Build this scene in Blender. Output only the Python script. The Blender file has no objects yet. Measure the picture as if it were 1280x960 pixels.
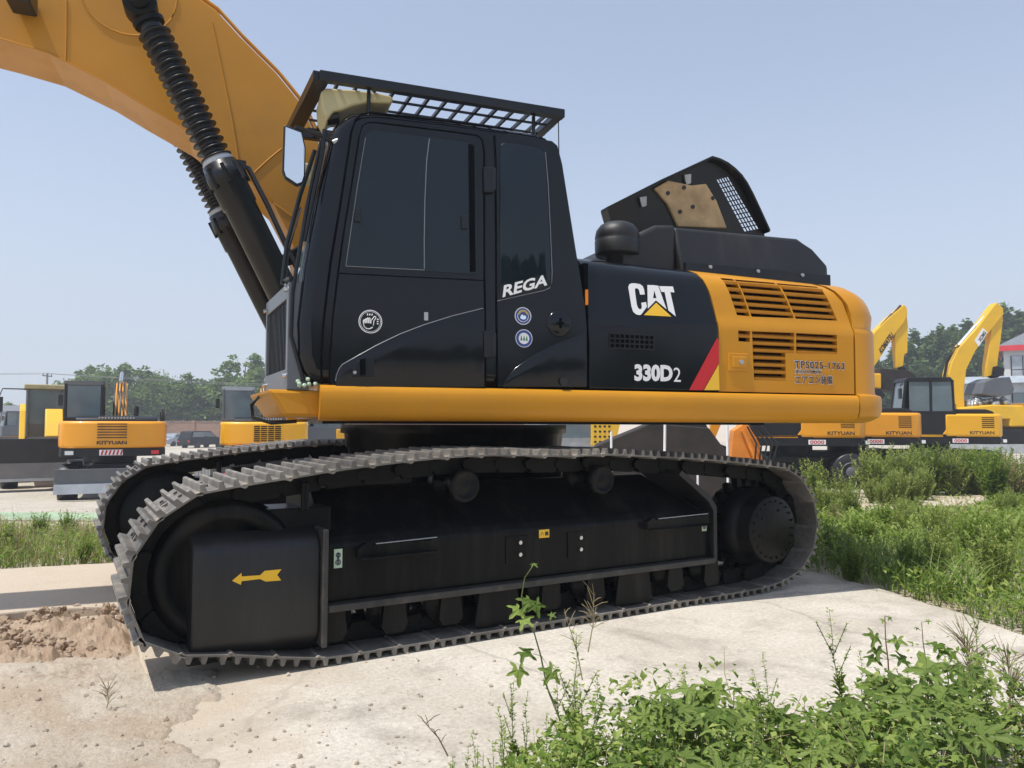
import bpy, bmesh, math, random
from mathutils import noise
from math import sin, cos, pi, radians, sqrt, atan2
from mathutils import Vector, Matrix
random.seed(7)
sc = bpy.context.scene
COL = sc.collection

# ------------------------------------------------------------------ camera model
CAM = Vector((-2.7074, -5.4344, 1.2513)); YAW, PIT, ROL, FPX = .5384, .0526, .0031, 935.4
UA = .1851                                   # the upper structure is slewed by this angle against the tracks
FW = Vector((sin(YAW)*cos(PIT), cos(YAW)*cos(PIT), sin(PIT)))
_r = Vector((cos(YAW), -sin(YAW), 0)); _u = _r.cross(FW)
RT = _r*cos(ROL) + _u*sin(ROL); UPV = _u*cos(ROL) - _r*sin(ROL)
FH = Vector((sin(YAW), cos(YAW), 0)); RH = Vector((cos(YAW), -sin(YAW), 0))
EX = Vector((cos(UA), -sin(UA), 0)); EY = Vector((sin(UA), cos(UA), 0))
def ray(x, y): return FW + RT*((x-640)/FPX) - UPV*((y-480)/FPX)
def T(x, y, Y):                              # survey: (X, Z) on the plane Y = const of the tracks
    d = ray(x, y); t = (Y-CAM.y)/d.y; Q = CAM + d*t; return Q.x, Q.z
def U(x, y, v=-1.48):                        # survey: (u, z) on a plane parallel to the side of the upper structure
    d = ray(x, y); t = (v-CAM.dot(EY))/d.dot(EY); Q = CAM + d*t; return Q.dot(EX), Q.z
def G(x, y, Z=0.0):
    d = ray(x, y); t = (Z-CAM.z)/d.z; return CAM + d*t
def D(x, y, dep):                            # survey: world point at horizontal distance dep ahead
    d = ray(x, y); return CAM + d*(dep/d.dot(FH))
def up(u, v, z): return (u*EX.x + v*EY.x, u*EX.y + v*EY.y, z)
def ss(a, b, t):
    t = max(0, min(1, (t-a)/(b-a))); return t*t*(3-2*t)

# ------------------------------------------------------------------ materials
MATS = {}
def nd(nt, typ, **kw):
    n = nt.nodes.new(typ)
    for k, v in kw.items():
        if k in n.inputs: n.inputs[k].default_value = v
        else: setattr(n, k, v)
    return n
def mat(name, col, rough=.5, metal=0, var=.12, vscale=3, bump=0, bscale=60, coat=0, dirt=None, dirt_amt=0, dscale=1.5, spec=.5, emit=None, trans=0, streak=False, coords='Object'):
    m = bpy.data.materials.new(name); m.use_nodes = True; nt = m.node_tree; b = nt.nodes['Principled BSDF']
    b.inputs['Roughness'].default_value = rough; b.inputs['Metallic'].default_value = metal
    b.inputs['Coat Weight'].default_value = coat; b.inputs['Specular IOR Level'].default_value = spec
    if coat: b.inputs['Coat Roughness'].default_value = .06
    tc = nd(nt, 'ShaderNodeTexCoord')
    mp = nd(nt, 'ShaderNodeMapping'); nt.links.new(tc.outputs[coords], mp.inputs['Vector'])
    if streak: mp.inputs['Scale'].default_value = (1, 1, .12)
    n = nd(nt, 'ShaderNodeTexNoise', Scale=vscale, Detail=6); nt.links.new(mp.outputs[0], n.inputs['Vector'])
    mx = nd(nt, 'ShaderNodeMixRGB'); c = Vector(col[:3])
    mx.inputs[1].default_value = (*(c*(1-var)), 1); mx.inputs[2].default_value = (*(c*(1+var)), 1)
    rr = nd(nt, 'ShaderNodeMapRange'); rr.inputs[1].default_value = .3; rr.inputs[2].default_value = .7
    nt.links.new(n.outputs['Fac'], rr.inputs[0]); nt.links.new(rr.outputs[0], mx.inputs[0])
    out = mx.outputs[0]
    if dirt:
        n2 = nd(nt, 'ShaderNodeTexNoise', Scale=dscale, Detail=10, Roughness=.7); nt.links.new(mp.outputs[0], n2.inputs['Vector'])
        r2 = nd(nt, 'ShaderNodeMapRange'); r2.inputs[1].default_value = .5; r2.inputs[2].default_value = .75; r2.inputs[4].default_value = dirt_amt
        nt.links.new(n2.outputs['Fac'], r2.inputs[0])
        m2 = nd(nt, 'ShaderNodeMixRGB'); m2.inputs[2].default_value = (*dirt, 1)
        nt.links.new(r2.outputs[0], m2.inputs[0]); nt.links.new(out, m2.inputs[1]); out = m2.outputs[0]
        r3 = nd(nt, 'ShaderNodeMapRange'); r3.inputs[3].default_value = rough; r3.inputs[4].default_value = min(1, rough+.35)
        nt.links.new(r2.outputs[0], r3.inputs[0]); nt.links.new(r3.outputs[0], b.inputs['Roughness'])
    nt.links.new(out, b.inputs['Base Color'])
    if bump:
        n3 = nd(nt, 'ShaderNodeTexNoise', Scale=bscale, Detail=5); nt.links.new(tc.outputs[coords], n3.inputs['Vector'])
        bp = nd(nt, 'ShaderNodeBump', Strength=bump, Distance=.01); nt.links.new(n3.outputs['Fac'], bp.inputs['Height'])
        nt.links.new(bp.outputs[0], b.inputs['Normal'])
    if trans: b.inputs['Transmission Weight'].default_value = trans
    MATS[name] = m; return m
mat('paint_black', (.006, .0075, .010), .30, coat=.15, var=.15, vscale=2, dirt=(.04, .036, .032), dirt_amt=.25, dscale=3, spec=.32)
mat('panel_black', (.0045, .006, .009), .13, coat=.12, var=.1, vscale=1, spec=.30, dirt=(.02, .019, .018), dirt_amt=.10, dscale=4)
mat('glass_dark', (.007, .013, .020), .05, var=.05, coat=.1, spec=.33)
mat('under_black', (.0035, .004, .0045), .34, var=.3, vscale=5, dirt=(.055, .047, .040), dirt_amt=.5, dscale=4, bump=.12, bscale=40, streak=True, spec=.16)
mat('lit_dusty_edge', (.035, .033, .03), .6, var=.4, vscale=6, dirt=(.16, .14, .12), dirt_amt=.5, dscale=7)  # dust, plus sky light on the ledge painted in as a paler grey
mat('rubber_black', (.014, .014, .015), .38, var=.2, vscale=6, bump=.1, bscale=50)
mat('machine_yellow', (.56, .245, .010), .36, coat=.10, var=.05, vscale=1.5, dirt=(.40, .19, .03), dirt_amt=.30, dscale=2.3, spec=.3)
mat('boom_yellow', (.50, .225, .018), .42, coat=.08, var=.06, vscale=2, dirt=(.33, .17, .045), dirt_amt=.45, dscale=2.5, spec=.3)
mat('louvre_shade_yellow', (.36, .145, .008), .55, spec=.2, var=.1, vscale=8)  # door yellow painted darker to put shade between the slats
mat('shoe_steel', (.19, .175, .155), .55, metal=.2, var=.35, vscale=9, bump=.3, bscale=45, dirt=(.34, .28, .21), dirt_amt=.75, dscale=9)
mat('link_steel', (.005, .005, .005), .5, spec=.15, var=.3, vscale=12, bump=.2, bscale=70)
mat('bright_steel', (.6, .6, .6), .25, metal=1, var=.1)
mat('edge_highlight', (.22, .235, .25), .3, metal=.3)  # light grey that paints highlights along panel steps and window edges
mat('beige_cover', (.45, .40, .22), .45, var=.1, vscale=4)
mat('foam_tan', (.55, .38, .2), .85, var=.25, vscale=5, bump=.4, bscale=30, dirt=(.2, .12, .06), dirt_amt=.5, dscale=6)
mat('decal_white', (.8, .8, .8), .4, var=.02)
mat('decal_black', (.02, .02, .02), .4)
mat('decal_yellow', (.85, .5, .03), .4, var=.02)
mat('decal_red', (.55, .012, .02), .4, var=.02)
mat('decal_blue', (.03, .06, .25), .4)
mat('decal_gold', (.45, .33, .07), .4)
mat('decal_green', (.03, .16, .06), .4)
mat('sticker_green', (.45, .58, .42), .5)
mat('vent_dark', (.002, .003, .005), .9, spec=.05)
mat('mirror', (.85, .88, .9), .03, metal=1, var=.01)
mat('amber', (.7, .2, .01), .3)
mat('rock_black', (.010, .010, .011), .48, var=.3, vscale=4, streak=True, dirt=(.07, .062, .055), dirt_amt=.35, dscale=4)
mat('bg_yellow', (.80, .40, .006), .4, coat=.2, var=.05, vscale=1)
mat('bg_orange', (.80, .325, .006), .4, coat=.2, var=.06, vscale=1)
mat('bg_lemon', (.78, .45, .015), .42, var=.06, vscale=1, dirt=(.4, .25, .05), dirt_amt=.3)
mat('bg_grey', (.10, .11, .125), .4, var=.1)
mat('bg_black', (.012, .013, .015), .45, var=.2, spec=.3)
mat('bg_blade', (.02, .016, .015), .5, var=.3, dirt=(.07, .055, .045), dirt_amt=.4)
mat('bg_glass', (.14, .18, .20), .06, var=.1, spec=.8)
mat('rust_dark', (.022, .016, .013), .8, var=.4, vscale=3, bump=.5, bscale=12)
mat('white_wall', (.62, .62, .60), .7, var=.06, vscale=.5)
mat('grey_roof', (.16, .17, .19), .7, var=.1)
mat('red_trim', (.62, .03, .04), .5)
mat('blue_trim', (.05, .12, .45), .5)
mat('blue_roof', (.55, .62, .70), .5)
mat('silver_car', (.45, .48, .52), .3, metal=.5)
mat('galv', (.42, .44, .46), .45, metal=.5, var=.15)
mat('wood', (.32, .27, .17), .8, var=.3, vscale=10)
mat('red_sheet', (.7, .04, .06), .6)
mat('post_white', (.75, .76, .78), .5)
mat('pole_grey', (.2, .2, .2), .7)
mat('orange_part', (.75, .24, .02), .5, var=.2)
mat('bark', (.10, .08, .055), .9, var=.3, vscale=8, bump=.5, bscale=20)
def per_object(name, lo, hi):
    nt = MATS[name].node_tree; b = nt.nodes['Principled BSDF']; l = b.inputs['Base Color'].links[0]; src = l.from_socket
    oi = nt.nodes.new('ShaderNodeObjectInfo'); r = nd(nt, 'ShaderNodeMapRange'); r.inputs[3].default_value = lo; r.inputs[4].default_value = hi; nt.links.new(oi.outputs['Random'], r.inputs[0])
    m = nd(nt, 'ShaderNodeMixRGB', blend_type='MULTIPLY'); m.inputs[0].default_value = 1; nt.links.new(src, m.inputs[1]); nt.links.new(r.outputs[0], m.inputs[2]); nt.links.new(m.outputs[0], b.inputs['Base Color'])
per_object('shoe_steel', .68, 1.22)
def brick():
    m = bpy.data.materials.new('brick'); m.use_nodes = True; nt = m.node_tree; b = nt.nodes['Principled BSDF']
    tc = nd(nt, 'ShaderNodeTexCoord'); mp = nd(nt, 'ShaderNodeMapping'); mp.inputs['Rotation'].default_value = (pi/2, 0, 0)
    br = nd(nt, 'ShaderNodeTexBrick', Scale=1.0); br.inputs['Color1'].default_value = (.33, .18, .12, 1); br.inputs['Color2'].default_value = (.25, .14, .1, 1); br.inputs['Mortar'].default_value = (.3, .25, .2, 1)
    br.inputs['Brick Width'].default_value = .5; br.inputs['Row Height'].default_value = .2
    nt.links.new(tc.outputs['Object'], mp.inputs[0]); nt.links.new(mp.outputs[0], br.inputs[0]); nt.links.new(br.outputs[0], b.inputs['Base Color'])
    b.inputs['Roughness'].default_value = .9; MATS['brick'] = m
brick()
def leafmat(name, c1, c2, tr=.25, rough=.5):
    m = bpy.data.materials.new(name); m.use_nodes = True; nt = m.node_tree; b = nt.nodes['Principled BSDF']
    g = nd(nt, 'ShaderNodeNewGeometry'); mx = nd(nt, 'ShaderNodeMixRGB'); mx.inputs[1].default_value = (*c1, 1); mx.inputs[2].default_value = (*c2, 1)
    nt.links.new(g.outputs['Random Per Island'], mx.inputs[0]); nt.links.new(mx.outputs[0], b.inputs['Base Color'])
    b.inputs['Roughness'].default_value = rough; b.inputs['Specular IOR Level'].default_value = .16
    t = nd(nt, 'ShaderNodeBsdfTranslucent'); hs = nd(nt, 'ShaderNodeHueSaturation', Value=1.6, Saturation=1.15); nt.links.new(mx.outputs[0], hs.inputs['Color']); nt.links.new(hs.outputs[0], t.inputs['Color'])
    ms = nd(nt, 'ShaderNodeMixShader'); ms.inputs[0].default_value = tr
    nt.links.new(b.outputs[0], ms.inputs[1]); nt.links.new(t.outputs[0], ms.inputs[2]); nt.links.new(ms.outputs[0], nt.nodes['Material Output'].inputs[0]); MATS[name] = m
leafmat('leaf_weed', (.055, .11, .018), (.17, .245, .045), .28)
leafmat('leaf_field', (.085, .15, .022), (.23, .30, .06), .3)
leafmat('leaf_thicket', (.15, .21, .045), (.36, .40, .13), .3)
leafmat('leaf_pale', (.13, .20, .035), (.31, .36, .10), .28)
leafmat('leaf_broad', (.085, .135, .03), (.22, .29, .075), .32)
leafmat('leaf_tree', (.08, .135, .035), (.18, .25, .07))
leafmat('leaf_poplar', (.055, .10, .03), (.13, .19, .06))
leafmat('grass_blade', (.10, .18, .03), (.24, .30, .09))
leafmat('straw', (.30, .24, .12), (.42, .34, .2), .15)
leafmat('stem_green', (.12, .17, .05), (.2, .24, .09), .1)
leafmat('stem_brown', (.16, .10, .06), (.25, .17, .1), .05)

def groundmat(name, base, alt, stains, scale=1.0, bump=.5, speck=True, paint=None):
    m = bpy.data.materials.new(name); m.use_nodes = True; nt = m.node_tree; b = nt.nodes['Principled BSDF']; L = nt.links.new
    tc = nd(nt, 'ShaderNodeTexCoord'); mp = nd(nt, 'ShaderNodeMapping'); L(tc.outputs['Object'], mp.inputs[0])
    n1 = nd(nt, 'ShaderNodeTexNoise', Scale=.9*scale, Detail=9, Roughness=.62, Distortion=.6); L(mp.outputs[0], n1.inputs[0])
    mr = nd(nt, 'ShaderNodeMapRange'); mr.inputs[1].default_value = .38; mr.inputs[2].default_value = .62; L(n1.outputs[0], mr.inputs[0])
    mx = nd(nt, 'ShaderNodeMixRGB'); mx.inputs[1].default_value = (*base, 1); mx.inputs[2].default_value = (*alt, 1); L(mr.outputs[0], mx.inputs[0]); out = mx.outputs[0]
    n2 = nd(nt, 'ShaderNodeTexNoise', Scale=2.7*scale, Detail=12, Roughness=.75); L(mp.outputs[0], n2.inputs[0])
    m2r = nd(nt, 'ShaderNodeMapRange'); m2r.inputs[1].default_value = .52; m2r.inputs[2].default_value = .68; m2r.inputs[4].default_value = .75; L(n2.outputs[0], m2r.inputs[0])
    m2 = nd(nt, 'ShaderNodeMixRGB'); m2.inputs[2].default_value = (*stains, 1); L(m2r.outputs[0], m2.inputs[0]); L(out, m2.inputs[1]); out = m2.outputs[0]
    n3 = nd(nt, 'ShaderNodeTexNoise', Scale=38*scale, Detail=6, Roughness=.8); L(mp.outputs[0], n3.inputs[0])
    m3r = nd(nt, 'ShaderNodeMapRange'); m3r.inputs[1].default_value = .3; m3r.inputs[2].default_value = .7; m3r.inputs[3].default_value = .72; m3r.inputs[4].default_value = 1.22; L(n3.outputs[0], m3r.inputs[0])
    m3 = nd(nt, 'ShaderNodeMixRGB', blend_type='MULTIPLY'); m3.inputs[0].default_value = 1; L(out, m3.inputs[1]); L(m3r.outputs[0], m3.inputs[2]); out = m3.outputs[0]
    if paint: out = paint(nt, tc, out)
    L(out, b.inputs['Base Color']); b.inputs['Roughness'].default_value = .9; b.inputs['Specular IOR Level'].default_value = .2
    ad = nd(nt, 'ShaderNodeMath', operation='MULTIPLY_ADD'); ad.inputs[1].default_value = .35; L(n3.outputs[0], ad.inputs[0]); L(n2.outputs[0], ad.inputs[2])
    bp = nd(nt, 'ShaderNodeBump', Strength=bump, Distance=.03); L(ad.outputs[0], bp.inputs['Height']); L(bp.outputs[0], b.inputs['Normal'])
    MATS[name] = m
def conc(nt, tc, out):
    L = nt.links.new
    # hairline cracks and damp, oily patches
    mp = nd(nt, 'ShaderNodeMapping'); L(tc.outputs['Object'], mp.inputs[0]); nz = nd(nt, 'ShaderNodeTexNoise', Scale=2.5, Detail=5); L(mp.outputs[0], nz.inputs[0])
    ad = nd(nt, 'ShaderNodeMixRGB', blend_type='ADD'); ad.inputs[0].default_value = .35; L(mp.outputs[0], ad.inputs[1]); L(nz.outputs[1], ad.inputs[2])
    vo = nd(nt, 'ShaderNodeTexVoronoi', Scale=.38, feature='DISTANCE_TO_EDGE'); L(ad.outputs[0], vo.inputs[0])
    r = nd(nt, 'ShaderNodeMapRange'); r.inputs[1].default_value = .002; r.inputs[2].default_value = .009; r.inputs[3].default_value = .72; r.inputs[4].default_value = 1; L(vo.outputs[0], r.inputs[0])
    m = nd(nt, 'ShaderNodeMixRGB', blend_type='MULTIPLY'); m.inputs[0].default_value = .75; L(out, m.inputs[1]); L(r.outputs[0], m.inputs[2])
    n2 = nd(nt, 'ShaderNodeTexNoise', Scale=1.3, Detail=7, Roughness=.65, Distortion=1.2); n2.noise_dimensions = '4D'; n2.inputs['W'].default_value = 4.7; L(mp.outputs[0], n2.inputs[0])
    r2 = nd(nt, 'ShaderNodeMapRange'); r2.inputs[1].default_value = .52; r2.inputs[2].default_value = .68; r2.inputs[4].default_value = .6; L(n2.outputs[0], r2.inputs[0])
    m2 = nd(nt, 'ShaderNodeMixRGB'); m2.inputs[2].default_value = (.27, .23, .19, 1); L(r2.outputs[0], m2.inputs[0]); L(m.outputs[0], m2.inputs[1])
    # tan dust trodden over the slab's left end
    dt = nd(nt, 'ShaderNodeVectorMath', operation='DOT_PRODUCT'); dt.inputs[1].default_value = tuple(RH); L(tc.outputs['Object'], dt.inputs[0])
    n4 = nd(nt, 'ShaderNodeTexNoise', Scale=2.2, Detail=8, Roughness=.7); L(mp.outputs[0], n4.inputs[0])
    a4 = nd(nt, 'ShaderNodeMath', operation='MULTIPLY_ADD'); a4.inputs[1].default_value = 2.2; L(n4.outputs[0], a4.inputs[0]); L(dt.outputs['Value'], a4.inputs[2])
    s0 = CAM.dot(RH)+1.1; r4 = nd(nt, 'ShaderNodeMapRange'); r4.inputs[1].default_value = s0-1.45; r4.inputs[2].default_value = s0-.75; r4.inputs[3].default_value = .85; r4.inputs[4].default_value = .0; L(a4.outputs[0], r4.inputs[0])
    m4 = nd(nt, 'ShaderNodeMixRGB'); m4.inputs[2].default_value = (.53, .44, .335, 1); L(r4.outputs[0], m4.inputs[0]); L(m2.outputs[0], m4.inputs[1])
    return m4.outputs[0]
groundmat('dirt', (.53, .43, .32), (.62, .55, .45), (.38, .28, .20), 1.9, 1.0)
groundmat('concrete', (.66, .61, .525), (.55, .50, .42), (.40, .36, .30), 1.1, .8, paint=conc)
groundmat('yard', (.50, .46, .38), (.44, .40, .33), (.36, .32, .26), .25, .2)
groundmat('soil', (.60, .46, .33), (.50, .36, .25), (.62, .52, .41), 4, 1)
mat('green_paint', (.30, .42, .27), .8, var=.3, vscale=1.5, dirt=(.42, .40, .32), dirt_amt=.8, dscale=.8)

# ------------------------------------------------------------------ mesh helper
class MB:
    def __init__(s): s.v = []; s.f = []; s.m = []; s.sm = []
    def add(s, vs, fs, mi=0, sm=False):
        o = len(s.v); s.v += [tuple(p) for p in vs]; s.f += [tuple(i+o for i in f) for f in fs]; s.m += [mi]*len(fs); s.sm += [sm]*len(fs)
    def box(s, x0, x1, y0, y1, z0, z1, mi=0, R=None):
        vs = [Vector((x, y, z)) for z in (z0, z1) for y in (y0, y1) for x in (x0, x1)]
        if R: vs = [R @ p for p in vs]
        s.add(vs, [(0, 2, 3, 1), (4, 5, 7, 6), (0, 1, 5, 4), (2, 6, 7, 3), (0, 4, 6, 2), (1, 3, 7, 5)], mi)
    def prism(s, pts, mp, c0, c1, mi=0):         # outline pts (a,b) swept between c0 and c1 through mp(a,b,c)
        n = len(pts); vs = [mp(a, b, c0) for a, b in pts] + [mp(a, b, c1) for a, b in pts]
        fs = [tuple(range(n)), tuple(range(2*n-1, n-1, -1))] + [(i, i+n, (i+1) % n+n, (i+1) % n) for i in range(n)]
        s.add(vs, fs, mi)
    def cyl(s, p0, p1, r0, r1=None, n=20, mi=0, caps=True):
        p0, p1 = Vector(p0), Vector(p1); r1 = r0 if r1 is None else r1
        a = (p1-p0).normalized(); b = a.cross(Vector((0, 0, 1)) if abs(a.z) < .9 else Vector((1, 0, 0))).normalized(); c = a.cross(b)
        vs = [p+(b*cos(2*pi*i/n)+c*sin(2*pi*i/n))*r for p, r in ((p0, r0), (p1, r1)) for i in range(n)]
        s.add(vs, [(i, (i+1) % n, (i+1) % n+n, i+n) for i in range(n)], mi, True)
        if caps: s.add(vs, [tuple(range(n-1, -1, -1)), tuple(range(n, 2*n))], mi)
    def lathe(s, p0, axis, prof, n=28, mi=0, caps=True):   # prof: (distance along axis, radius)
        p0 = Vector(p0); a = Vector(axis).normalized(); b = a.cross(Vector((0, 0, 1)) if abs(a.z) < .9 else Vector((1, 0, 0))).normalized(); c = a.cross(b)
        vs = [p0+a*t+(b*cos(2*pi*i/n)+c*sin(2*pi*i/n))*r for t, r in prof for i in range(n)]
        fs = [(k*n+i, k*n+(i+1) % n, (k+1)*n+(i+1) % n, (k+1)*n+i) for k in range(len(prof)-1) for i in range(n)]
        s.add(vs, fs, mi, True)
        if caps: s.add(vs, [tuple(range(n-1, -1, -1)), tuple(range((len(prof)-1)*n, len(prof)*n))], mi)
    def tube(s, path, r, n=8, mi=0):
        path = [Vector(p) for p in path]; rings = []
        for i, p in enumerate(path):
            a = (path[min(i+1, len(path)-1)]-path[max(i-1, 0)]).normalized()
            b = a.cross(Vector((.13, .2, 1)) if abs(a.z) < .92 else Vector((1, .2, 0))).normalized(); c = a.cross(b)
            rr = r[i] if isinstance(r, (list, tuple)) else r
            rings += [p+(b*cos(2*pi*k/n)+c*sin(2*pi*k/n))*rr for k in range(n)]
        m = len(path)
        s.add(rings, [(k*n+i, k*n+(i+1) % n, (k+1)*n+(i+1) % n, (k+1)*n+i) for k in range(m-1) for i in range(n)], mi, True)
        s.add(rings, [tuple(range(n-1, -1, -1)), tuple(range((m-1)*n, m*n))], mi)
    def build(s, name, mats, parent=None, bevel=0, seg=2, xf=None, smooth=None, fix=True, loc=None, label=None):
        me = bpy.data.meshes.new(name); vs = [xf(*p) for p in s.v] if xf else s.v
        me.from_pydata(vs, [], s.f); me.validate(clean_customdata=False)
        for mm in (mats if isinstance(mats, (list, tuple)) else [mats]): me.materials.append(MATS[mm])
        if len(me.polygons) == len(s.m):
            me.polygons.foreach_set('material_index', s.m); me.polygons.foreach_set('use_smooth', [bool(smooth) if smooth is not None else x for x in s.sm])
        if fix:
            bm = bmesh.new(); bm.from_mesh(me); bmesh.ops.recalc_face_normals(bm, faces=bm.faces); bm.to_mesh(me); bm.free()
        me.update()
        o = bpy.data.objects.new(name, me); COL.objects.link(o)
        if parent: o.parent = parent
        if loc: o.location = loc
        if label: o['label'] = label
        if bevel:
            b = o.modifiers.new('bevel', 'BEVEL'); b.width = bevel; b.segments = seg; b.limit_method = 'ANGLE'; b.angle_limit = radians(35); b.harden_normals = False
            if seg > 2:
                for p in me.polygons: p.use_smooth = True
        return o
def empty(name, loc=(0, 0, 0), rz=0, parent=None):
    o = bpy.data.objects.new(name, None); COL.objects.link(o); o.location = loc; o.rotation_euler.z = rz; o.empty_display_size = .2
    if parent: o.parent = parent
    return o
def tag(o, label=None, cat=None, group=None, kind=None):
    if label: o['label'] = label
    if cat: o['category'] = cat
    if group: o['group'] = group
    if kind: o['kind'] = kind
    return o
def copy_tree(o, parent=None):
    c = o.copy(); COL.objects.link(c); c.parent = parent
    for ch in list(o.children): copy_tree(ch, c)
    return c
def textmesh(txt, quad, to3d, mats, parent, name='lettering', offset=0.0, proud=0.0, bold=0.0, res=3, label=None, space=1.0):
    """letters fitted into a quad given as 4 (a,b) corners TL,TR,BR,BL; to3d maps (a,b)->point"""
    cu = bpy.data.curves.new('t', 'FONT'); cu.body = txt; cu.size = 1; cu.offset = bold; cu.resolution_u = res; cu.fill_mode = 'FRONT'; cu.space_character = space
    ob = bpy.data.objects.new('t', cu); COL.objects.link(ob); dg = bpy.context.evaluated_depsgraph_get()
    me = bpy.data.meshes.new_from_object(ob.evaluated_get(dg)); bpy.data.objects.remove(ob); bpy.data.curves.remove(cu)
    xs = [v.co.x for v in me.vertices]; ys = [v.co.y for v in me.vertices]
    if not xs: return None
    x0, x1, y0, y1 = min(xs), max(xs), min(ys), max(ys)
    mb = MB(); TL, TR, BR, BL = [Vector(q) for q in quad]; vs = []
    for v in me.vertices:
        s = (v.co.x-x0)/(x1-x0); t = (v.co.y-y0)/(y1-y0)
        q = (BL*(1-s)+BR*s)*(1-t)+(TL*(1-s)+TR*s)*t; vs.append(to3d(q.x, q.y))
    mb.add(vs, [tuple(p.vertices) for p in me.polygons]); bpy.data.meshes.remove(me)
    return mb.build(name, mats, parent, fix=False, label=label)
def smooth_by_angle(o, a=30):
    me = o.data
    for p in me.polygons: p.use_smooth = True
    me.set_sharp_from_angle(angle=radians(a)) if hasattr(me, 'set_sharp_from_angle') else None
# ================================================================== THE BIG EXCAVATOR
EXC = tag(empty('crawler_excavator', (0, 0, 0)), 'big yellow and black crawler excavator parked on the concrete slab in front', 'excavator')
def quadU(TL, TR, BR, BL, v): return [U(*p, v) for p in (TL, TR, BR, BL)]

# ---------- tracks
def track_path():
    pts = []
    # outer (grouser tip) line of the belt, starting under the sprocket and running forward, up and back
    for i in range(12): pts.append((1.55-i*3.05/11, 0))
    cx, cz, r = -1.985, .50, .50
    pts += [(-1.72, .03), (-1.9, .075)]
    for a in (228, 210, 192, 176, 160, 142, 124, 106): pts.append((cx+r*cos(radians(a)), cz+r*sin(radians(a))*.96))
    pts += [(-1.78, 1.005), (-1.57, 1.035), (-1.13, 1.08), (-.75, 1.105), (-.41, 1.105), (0, 1.09), (.31, 1.095), (.75, 1.07), (1.16, 1.045), (1.55, 1.01)]
    cx, cz, r = 1.92, .47, .50
    for a in (88, 70, 50, 30, 10, -10, -30, -50, -68): pts.append((cx+r*cos(radians(a)), cz+r*sin(radians(a))*(1 if a > 0 else .88)))
    pts += [(1.85, .012)]
    return pts
def spline_closed(pts, n):
    P = [Vector((a, 0, b)) for a, b in pts]; out = []; m = len(P)
    for i in range(m):
        p0, p1, p2, p3 = P[i-1], P[i], P[(i+1) % m], P[(i+2) % m]
        for k in range(8):
            t = k/8
            out.append(.5*((2*p1)+(p2-p0)*t+(2*p0-5*p1+4*p2-p3)*t*t+(3*p1-p0-3*p2+p3)*t**3))
    L = [0]
    for i in range(len(out)): L.append(L[-1]+(out[(i+1) % len(out)]-out[i]).length)
    tot = L[-1]; res = []; j = 0
    for k in range(n):
        s = tot*k/n
        while L[j+1] < s: j += 1
        t = (s-L[j])/(L[j+1]-L[j]); res.append(out[j].lerp(out[(j+1) % len(out)], t))
    return res, tot
NSH = 49
JP, TOT = spline_closed(track_path(), NSH)
PITCH = TOT/NSH
def shoe_mesh():                 # local: x along the belt, y across, z outward (tip at 0)
    mb = MB(); p = PITCH; w = .30; g = .036; t = .012
    prof = [(-p*.52, -g-t), (-p*.52, -g), (-p*.40, -g), (-p*.37, 0), (-p*.31, 0), (-p*.27, -g), (-p*.02, -g), (0, -.006), (.012, -.006+0), (p*.08, -g), (p*.30, -g), (p*.33, -.004), (p*.38, -.004), (p*.42, -g), (p*.5, -g-.006), (p*.56, -g-t-.006), (p*.5, -g-t-.014), (p*.40, -g-t)]
    prof = [(-p*.52, -g-t), (-p*.52, -g), (-p*.44, -g), (-p*.41, 0), (-p*.325, 0), (-p*.285, -g), (-p*.05, -g), (-p*.02, -.003), (p*.06, -.003), (p*.1, -g), (p*.26, -g), (p*.29, -.003), (p*.37, -.003), (p*.405, -g), (p*.5, -g-.004), (p*.57, -g-t-.004), (p*.5, -g-t-.012), (p*.40, -g-t)]
    mb.prism(prof, lambda a, b, c: (a, c, b), -w, w)
    for sx in (-.03, .03):       # bolt heads and the oblong mud slots between the grousers
        pass
    for y in (-.09, .09):
        for x in (-p*.16, p*.185): mb.cyl((x, y, -g), (x, y, -g+.012), .011, n=6)
    for y in (-.035, .035):
        mb.box(-p*.24, -p*.08, y-.009, y+.009, -g-.001, -g+.0025, 1)
    o = mb.build('track_shoe', ['shoe_steel', 'vent_dark'], None, bevel=.003, seg=1)
    return o
shoe0 = shoe_mesh()
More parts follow.
